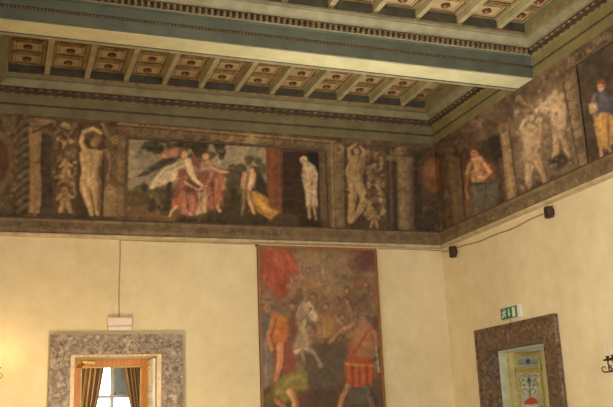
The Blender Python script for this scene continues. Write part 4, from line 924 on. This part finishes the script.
for k, (x, dx) in enumerate(((529, 1), (529, -1))):
    [s.L(p, w_, c_, .5, .8) for p, w_, c_ in (([(x, 384), (x+dx*4, 380), (x+dx*8, 382), (x+dx*9, 386)], .9, (84, 90, 86)), ([(x, 392), (x+dx*4, 388), (x+dx*7, 391), (x+dx*5, 394)], .9, (100, 98, 82)), ([(x+dx*2, 378), (x+dx*5, 375), (x+dx*9, 376)], .8, (96, 104, 100)), ([(x+dx*8, 386), (x+dx*10, 392), (x+dx*8, 397)], .8, (104, 100, 86)))]; s.E(x+dx*6, 379, 1.3, 1.1, (160, 110, 86)); s.E(x+dx*5, 385, 1.5, 1.1, (92, 100, 98))
s.L([(529, 376), (530, 396)], .8, (86, 84, 70)); s.E(529, 380, 1.6, 2, (60, 66, 64))
s.P([(523.6, 404), (526, 400), (530, 397.4), (534, 397.4), (537, 399.4), (538.6, 403), (531, 404.6)], (168, 76, 56), .6); s.P([(526, 406), (538, 405), (537, 418), (528, 419)], (196, 184, 150), .6); s.E(532, 411, 2, 3, (140, 110, 86)); s.scroll(523, 410, 3, (88, 92, 96), 1, 1); s.scroll(541, 409, 3, (88, 92, 96), -1, 1)
for i in range(6):
    y = 430+i*32; s.E(533+i, y, 4, 6, (120, 116, 94)); s.scroll(527+i, y+8, 4, (84, 88, 80), 1, 1); s.scroll(541+i, y+8, 4, (84, 88, 80), -1, 1); s.P([(529+i, y+16), (540+i, y+16), (534+i, y+22)], (160, 84, 62), .8)
gm = MB()
(a0, t1), (a1, t0) = pl(516.6, 356.4), pl(538.4, 367.4)
(b0, u1), (b1, _) = pl(517.2, 373), pl(540, 372.6)
b0, b1 = a0, a1
for (x0, x1, z0, z1, key) in ((a0, a1, t0, t1, 'small'), (b0, b1, .95, u1, 'tall'), (b0, b1, .2, .8, 'low')):
    pigment_panel('painted_panel', s, 'pigment', 'Y', x0, x1, z0, z1, YL-.006, .005, .008, np.array((1., 1., 1.))*DOOR_GAIN, leaf)
    for (o, t, h) in ((0, .026, .026), (.05, .016, .014)):
        gm.box(x0-o-t, x1+o+t, YL-h, YL, z1+o, z1+o+t).box(x0-o-t, x1+o+t, YL-h, YL, z0-o-t, z0-o).box(x0-o-t, x0-o, YL-h, YL, z0-o, z1+o).box(x1+o, x1+o+t, YL-h, YL, z0-o, z1+o)
gm.build('gilt_moulding', 'yellow_gold', leaf)
m = MB().box(lx0-.006, lx0+.02, YL-.012, YL, .02, lz).box(lx0, lx1, YL-.012, YL, lz-.03, lz); m.build('gilt_edge', 'yellow_gold', leaf)
m = MB().box(3.0, 3.1, -4.2, .6, 0, 3.5).box(T, 3.1, -4.3, -4.2, 0, 3.5).box(T, 3.1, .5, .6, 0, 3.5).box(T, 3.1, -4.3, .6, 3.4, 3.5)
struct(m.build('wall_side_room', 'plaster'))
bpy.data.objects['floor'].data.vertices[0].co.x += 0

# ------------------------------------------------------------------ emergency light and cables
a, b = atY(107.4, 317.5, -.06), atY(132, 330.5, -.06)
e = tag(empty('emergency_light', ((a[0]+b[0])/2, 0, b[2])), 'white box emergency light above the left door', 'light')
bevel(MB().box(a[0], b[0], -.09, .004, b[2]+.07, a[2]).build('housing', 'plastic', e), .012, 3)
bevel(MB().box(a[0]+.008, b[0]-.008, -.115, .003, b[2], b[2]+.072).build('diffuser', 'plastic', e), .014, 3)
xc = atY(119.4, 280, 0)[0]
tag(MB().tube([(xc+.01*math.sin(i*.5)*.6, -.012, ZL-.01-(ZL-a[2]-.01)*i/14) for i in range(15)], .008, 8).build('cable', 'grey_cable'), 'thin grey cable hanging straight down to the white emergency light', 'cable')
pts = [(x, -.016, ZL-.022+.004*math.sin(x*5)) for x in np.linspace(xc, -.02, 40) if not PX0-.06 < x < PX1+.03]
def cable(pts, r, label): return tag(MB().tube(pts, r, 8).build('cable', 'grey_cable'), label, 'cable')
cable([p for p in pts if p[0] < PX0], .008, 'thin cable running along under the cornice, left of the battle painting')
q0, q1, q2 = atY(378, 248.6, -.009), atY(412, 249.2, -.009), atY(441, 250.6, -.009)
cable([q0, q1, q2], .010, 'short cable under the cornice between battle painting and corner')
# ------------------------------------------------------------------ small loudspeaker boxes on the right wall
boxes = []
for (x0, y0, x1, y1, lab) in ((447.6, 243.6, 456.4, 258.5, 'small brown box loudspeaker on the right wall, beside the corner'), (543.8, 205.6, 552.4, 216.6, 'small brown box loudspeaker on the right wall, away from the corner')):
    pa, pb = atX(x0, y0+1.5, -.12), atX(x1, y1-1, -.12)
    ya_, yb_ = sorted((pa[1], pb[1])); z0_, z1_ = pb[2]-.0, pa[2]
    zc_ = (z0_+z1_)/2; hz_ = min(.105, (z1_-z0_)/2); hy_ = .055; yc_ = (ya_+yb_)/2+.05
    z1_ = min(zc_+hz_, ZL-.03); z0_ = zc_-hz_
    e = tag(empty('loudspeaker', (-.002, yc_, z0_)), lab, 'loudspeaker', 'box loudspeakers under the right cornice')
    bevel(MB().box(-.125, -.03, yc_-hy_, yc_+hy_, z0_, z1_).build('cabinet', 'brown_box', e), .01)
    MB().box(-.131, -.125, yc_-hy_+.015, yc_+hy_-.015, z0_+.015, z1_-.015).build('grille', 'grille', e)
    MB().box(-.032, .004, yc_-.04, yc_+.04, zc_-.05, zc_+.05).build('bracket', 'dark_iron', e)
    boxes.append((yc_, hy_, z0_, z1_))
(y1_, h1, za1, zb1), (y2_, h2, za2, zb2) = boxes
pts = []
for i in range(41):
    f = i/40; Y = (y1_-h1)+((y2_+h2)-(y1_-h1))*f; Z = (zb1-.04)+((zb2-.05)-(zb1-.04))*f
    pts.append((-.02-.01*math.sin(PI*f), Y, Z-.05*math.sin(PI*f)+.008*math.sin(f*17)))
cable(pts, .012, 'sagging cable slung between the two brown loudspeakers')
cable([(-.014, -.03, ZL-.07), (-.02, y1_+h1+.03, zb1-.06), (-.03, y1_+h1+.002, zb1-.08)], .010, 'stub of cable from the corner to the first loudspeaker')
# ------------------------------------------------------------------ emergency exit sign
qa, qb, qc, qd = (atX(x, y, -.055) for x, y in ((499.9, 308.7), (519.1, 304), (520, 317), (501.5, 320.3)))
SY0, SY1, SZ0, SZ1 = (qb[1]+qc[1])/2, (qa[1]+qd[1])/2, (qc[2]+qd[2])/2, (qa[2]+qb[2])/2
e = tag(empty('exit_sign', (-.002, (SY0+SY1)/2, SZ0)), 'green and white running man exit sign over the right doorway', 'sign')
bevel(MB().box(-.05, -.002, SY0, SY1, SZ0, SZ1).build('housing', 'sign_white', e), .006)
wdt = SY1-SY0; yg = SY0+wdt*.14
MB().box(-.056, -.050, yg, SY1-.008, SZ0+.008, SZ1-.008).build('sign_face', 'green', e)
def sy(u): return SY1-.008-u*(SY1-.008-yg)      # u runs left to right as seen
def sz(v): return SZ0+v*(SZ1-SZ0)
def pic(polys, name):
    m = MB()
    for po in polys:
        m.prism([(sy(u), sz(v)) for u, v in po], 'X', -.060, -.0555)
    return m.build(name, 'sign_white', e)
def thick(p, q, w=.035):
    ax, ay = (q[0]-p[0])*wdt*.86, (q[1]-p[1])*(SZ1-SZ0); L = math.hypot(ax, ay); nx, ny = -ay/L*w*.1, ax/L*w*.1
    U, V = nx/(wdt*.86), ny/(SZ1-SZ0)
    return [(p[0]-U, p[1]-V), (p[0]+U, p[1]+V), (q[0]+U, q[1]+V), (q[0]-U, q[1]-V)]
head = [(.235+.034*math.cos(a), .81+.085*math.sin(a)) for a in np.linspace(0, 2*PI, 13)[:-1]]
pic([head, thick((.24, .68), (.20, .42), .17), thick((.24, .66), (.32, .60), .10), thick((.32, .60), (.36, .68), .09), thick((.22, .66), (.13, .62), .10), thick((.13, .62), (.11, .48), .09), thick((.21, .44), (.29, .36), .12), thick((.29, .36), (.28, .16), .11), thick((.19, .44), (.15, .28), .12), thick((.15, .28), (.05, .22), .10)], 'running_man')
pic([thick((.52, .84), (.52, .40), .14), [(.43, .46), (.61, .46), (.52, .16)]], 'arrow')
pic([[(.72, .12), (.90, .12), (.90, .88), (.72, .88)]], 'doorway_symbol')
cable([(-.02, -2.15, SZ0+.004), (-.022, -2.15, SZ0-.05), (-.03, -2.14, ZA)], .008, 'short cable from the exit sign down to the stone door frame')

# ------------------------------------------------------------------ wall lamps
def sconce(name, loc, rz, label, lit, reach=.40):
    e = tag(empty(name, loc), label, 'wall lamp', 'bronze candle wall lamps'); e.rotation_euler.z = rz
    def part(m, nm, mat, par=e): return m.build(nm, mat, par, (0, 0, 0))
    m = MB().lathe([(.001, .002), (.07, .002), (.075, .012), (.055, .022), (.03, .03), (.028, .05), (.001, .055)], n=20, axis='X')
    m.blob((.015, 0, .12), (.012, .03, .06)); m.blob((.015, 0, -.13), (.012, .03, .07)); part(m, 'back_plate', 'dark_iron')
    for sgn in (-1, 0, 1):
        ca, sa = math.cos(sgn*.75), math.sin(sgn*.75)
        def Q(r, z): return (r*ca, r*sa, z)
        R = reach*.80
        pts = [Q(.04, 0), Q(R*.3, -.06), Q(R*.6, -.085), Q(R*.88, -.06), Q(R, .0), Q(R, .05)]
        sm = [Vector(p) for p in pts]; cur = []
        for i in range(len(sm)-1):
            p0, p1, p2, p3 = sm[max(0, i-1)], sm[i], sm[i+1], sm[min(len(sm)-1, i+2)]
            for k in range(6):
                t = k/6; cur.append(.5*((2*p1)+(-p0+p2)*t+(2*p0-5*p1+4*p2-p3)*t*t+(-p0+3*p1-3*p2+p3)*t**3))
        cur.append(sm[-1]); m = MB().tube(cur, .011, 8)
        cu = [Q(R*.62, -.085)]
        for i in range(16):
            a = -PI*.55+i*.33; r = .045*(1-i/26); cu.append(Q(R+.055+r*math.cos(a)*.9, -.052+r*math.sin(a)))
        m.tube(cu, .009, 8, [.010*(1-.5*i/16) for i in range(17)]); o = part(m, 'arm', 'brass' if lit else 'dark_iron')
        m = MB().lathe([(.008, .045), (.05, .062), (.055, .072), (.02, .078), (.022, .10), (.03, .112), (.001, .112)], (R*ca, R*sa, 0), 14)
        for k in range(6):
            q = 2*PI*k/6; m.blob((R*ca+.045*math.cos(q), R*sa+.045*math.sin(q), .06), (.022, .022, .012), 8, 5)
        part(m, 'drip_pan', 'dark_iron')
        part(MB().lathe([(.015, .11), (.015, .185), (.012, .19)], (R*ca, R*sa, 0), 12), 'candle', 'candle')
        part(MB().lathe([(.010, .188), (.02, .21), (.022, .225), (.014, .25), (.003, .275)], (R*ca, R*sa, 0), 12), 'flame_bulb', 'bulb' if lit else 'candle')
    return e
pr = atX(607.2, 367.5, -.43); pl_ = atY(4.8, 375, -.36)
sconce('wall_lamp', (-.001, pr[1], pr[2]+.05), PI, 'dark bronze wall lamp with scrolled arms cut off by the right edge', False)
sconce('wall_lamp', (XL+.001, -.36, pl_[2]+.05), 0, 'lit wall lamp with brass scroll cut off by the left edge', True, .37)

# ------------------------------------------------------------------ light
W = bpy.data.worlds.new('sky'); S.world = W; W.use_nodes = True
bg = W.node_tree.nodes['Background']; bg.inputs[0].default_value = (.86, .93, 1., 1); bg.inputs[1].default_value = WORLD
def area(name, loc, direction, sx, sy_, power, col):
    l = bpy.data.lights.new(name, 'AREA'); l.shape = 'RECTANGLE'; l.size, l.size_y = sx, sy_; l.energy = power; l.color = col
    o = bpy.data.objects.new(name, l); COL.objects.link(o); o.location = loc
    o.rotation_euler = Vector(direction).to_track_quat('-Z', 'Z').to_euler(); return o
for a, b in WL: area('window_daylight', (XL-.45, (a+b)/2, 2.5), (1, 0, 0), 1.5, 2.9, ADDED_WIN_LEFT, (1., .96, .86))  # area lights set in the added left windows
for a, b in WR: area('window_daylight', ((a+b)/2, YR-.45, 2.5), (0, 1, 0), 1.5, 2.9, ADDED_WIN_REAR, (.95, .96, 1.))  # area lights set in the added rear windows
def point(name, loc, power, col, r=.05):
    l = bpy.data.lights.new(name, 'POINT'); l.energy = power; l.color = col; l.shadow_soft_size = r
    o = bpy.data.objects.new(name, l); COL.objects.link(o); o.location = loc; return o
point('lamp_glow', (XL+.42, -.42, pl_[2]+.34), SCONCE, (1., .66, .30), .06)
# standing uplighter added on the floor, out of view, to brighten the beam underside
def uplighter(loc, power, col, label):
    e = tag(empty('floor_lamp', loc), label, 'lamp')
    x, y, z = loc
    MB().lathe([(.001, 0), (.16, 0), (.16, .02), (.03, .035), (.016, .05), (.016, 1.15), (.03, 1.17), (.001, 1.17)], loc, 24).build('stand', 'dark_iron', e)
    MB().lathe([(.02, 1.16), (.10, 1.20), (.16, 1.28), (.17, 1.32), (.155, 1.32), (.09, 1.22), (.001, 1.20)], loc, 28).build('bowl_shade', 'brass', e)
    l = bpy.data.lights.new('uplight', 'SPOT'); l.energy = power; l.color = col; l.spot_size = math.radians(UP_ANGLE); l.spot_blend = 1.; l.shadow_soft_size = .1
    o = bpy.data.objects.new('uplight', l); COL.objects.link(o); o.location = (x, y, z+1.38); o.rotation_euler = (PI, 0, 0)
uplighter((-2.3, -3.3, 0), ADDED_UPLIGHT, (1., .97, .84), 'tall floor uplighter with brass bowl standing in front of the battle painting')
point('lamp_beyond', (-6.9, .95, 2.5), BEYOND, (1., .74, .42), .08)  # warm point light added without a fixture to brighten curtains and wooden frame
le = tag(empty('floor_lamp', (-6.6, -2.4, 0)), 'low brass floor lamp with cream shade in front of the left doorway', 'lamp')  # lamp invented out of view to warm the back wall's left part
MB().lathe([(.001, 0), (.15, 0), (.15, .02), (.02, .04), (.014, .05), (.014, 1.1), (.001, 1.1)], (-6.6, -2.4, 0), 24).build('stand', 'brass', le)
MB().lathe([(.10, 1.0), (.16, 1.18), (.165, 1.18), (.105, .995)], (-6.6, -2.4, 0), 28).build('lamp_shade', 'fillet', le)
point('low_lamp', (-6.6, -2.4, 1.27), ADDED_LOWLAMP, (1., .86, .62), .09)  # light of the added low floor lamp
point('candle_glow', (-4., -9., 3.2), FILL, (1., .84, .60), .5) if FILL else None

S.view_settings.view_transform = 'Standard'; S.view_settings.look = 'None'; S.view_settings.gamma = 1; S.view_settings.use_curve_mapping = False
S.view_settings.exposure = EXPO
S.cycles.use_denoising = True
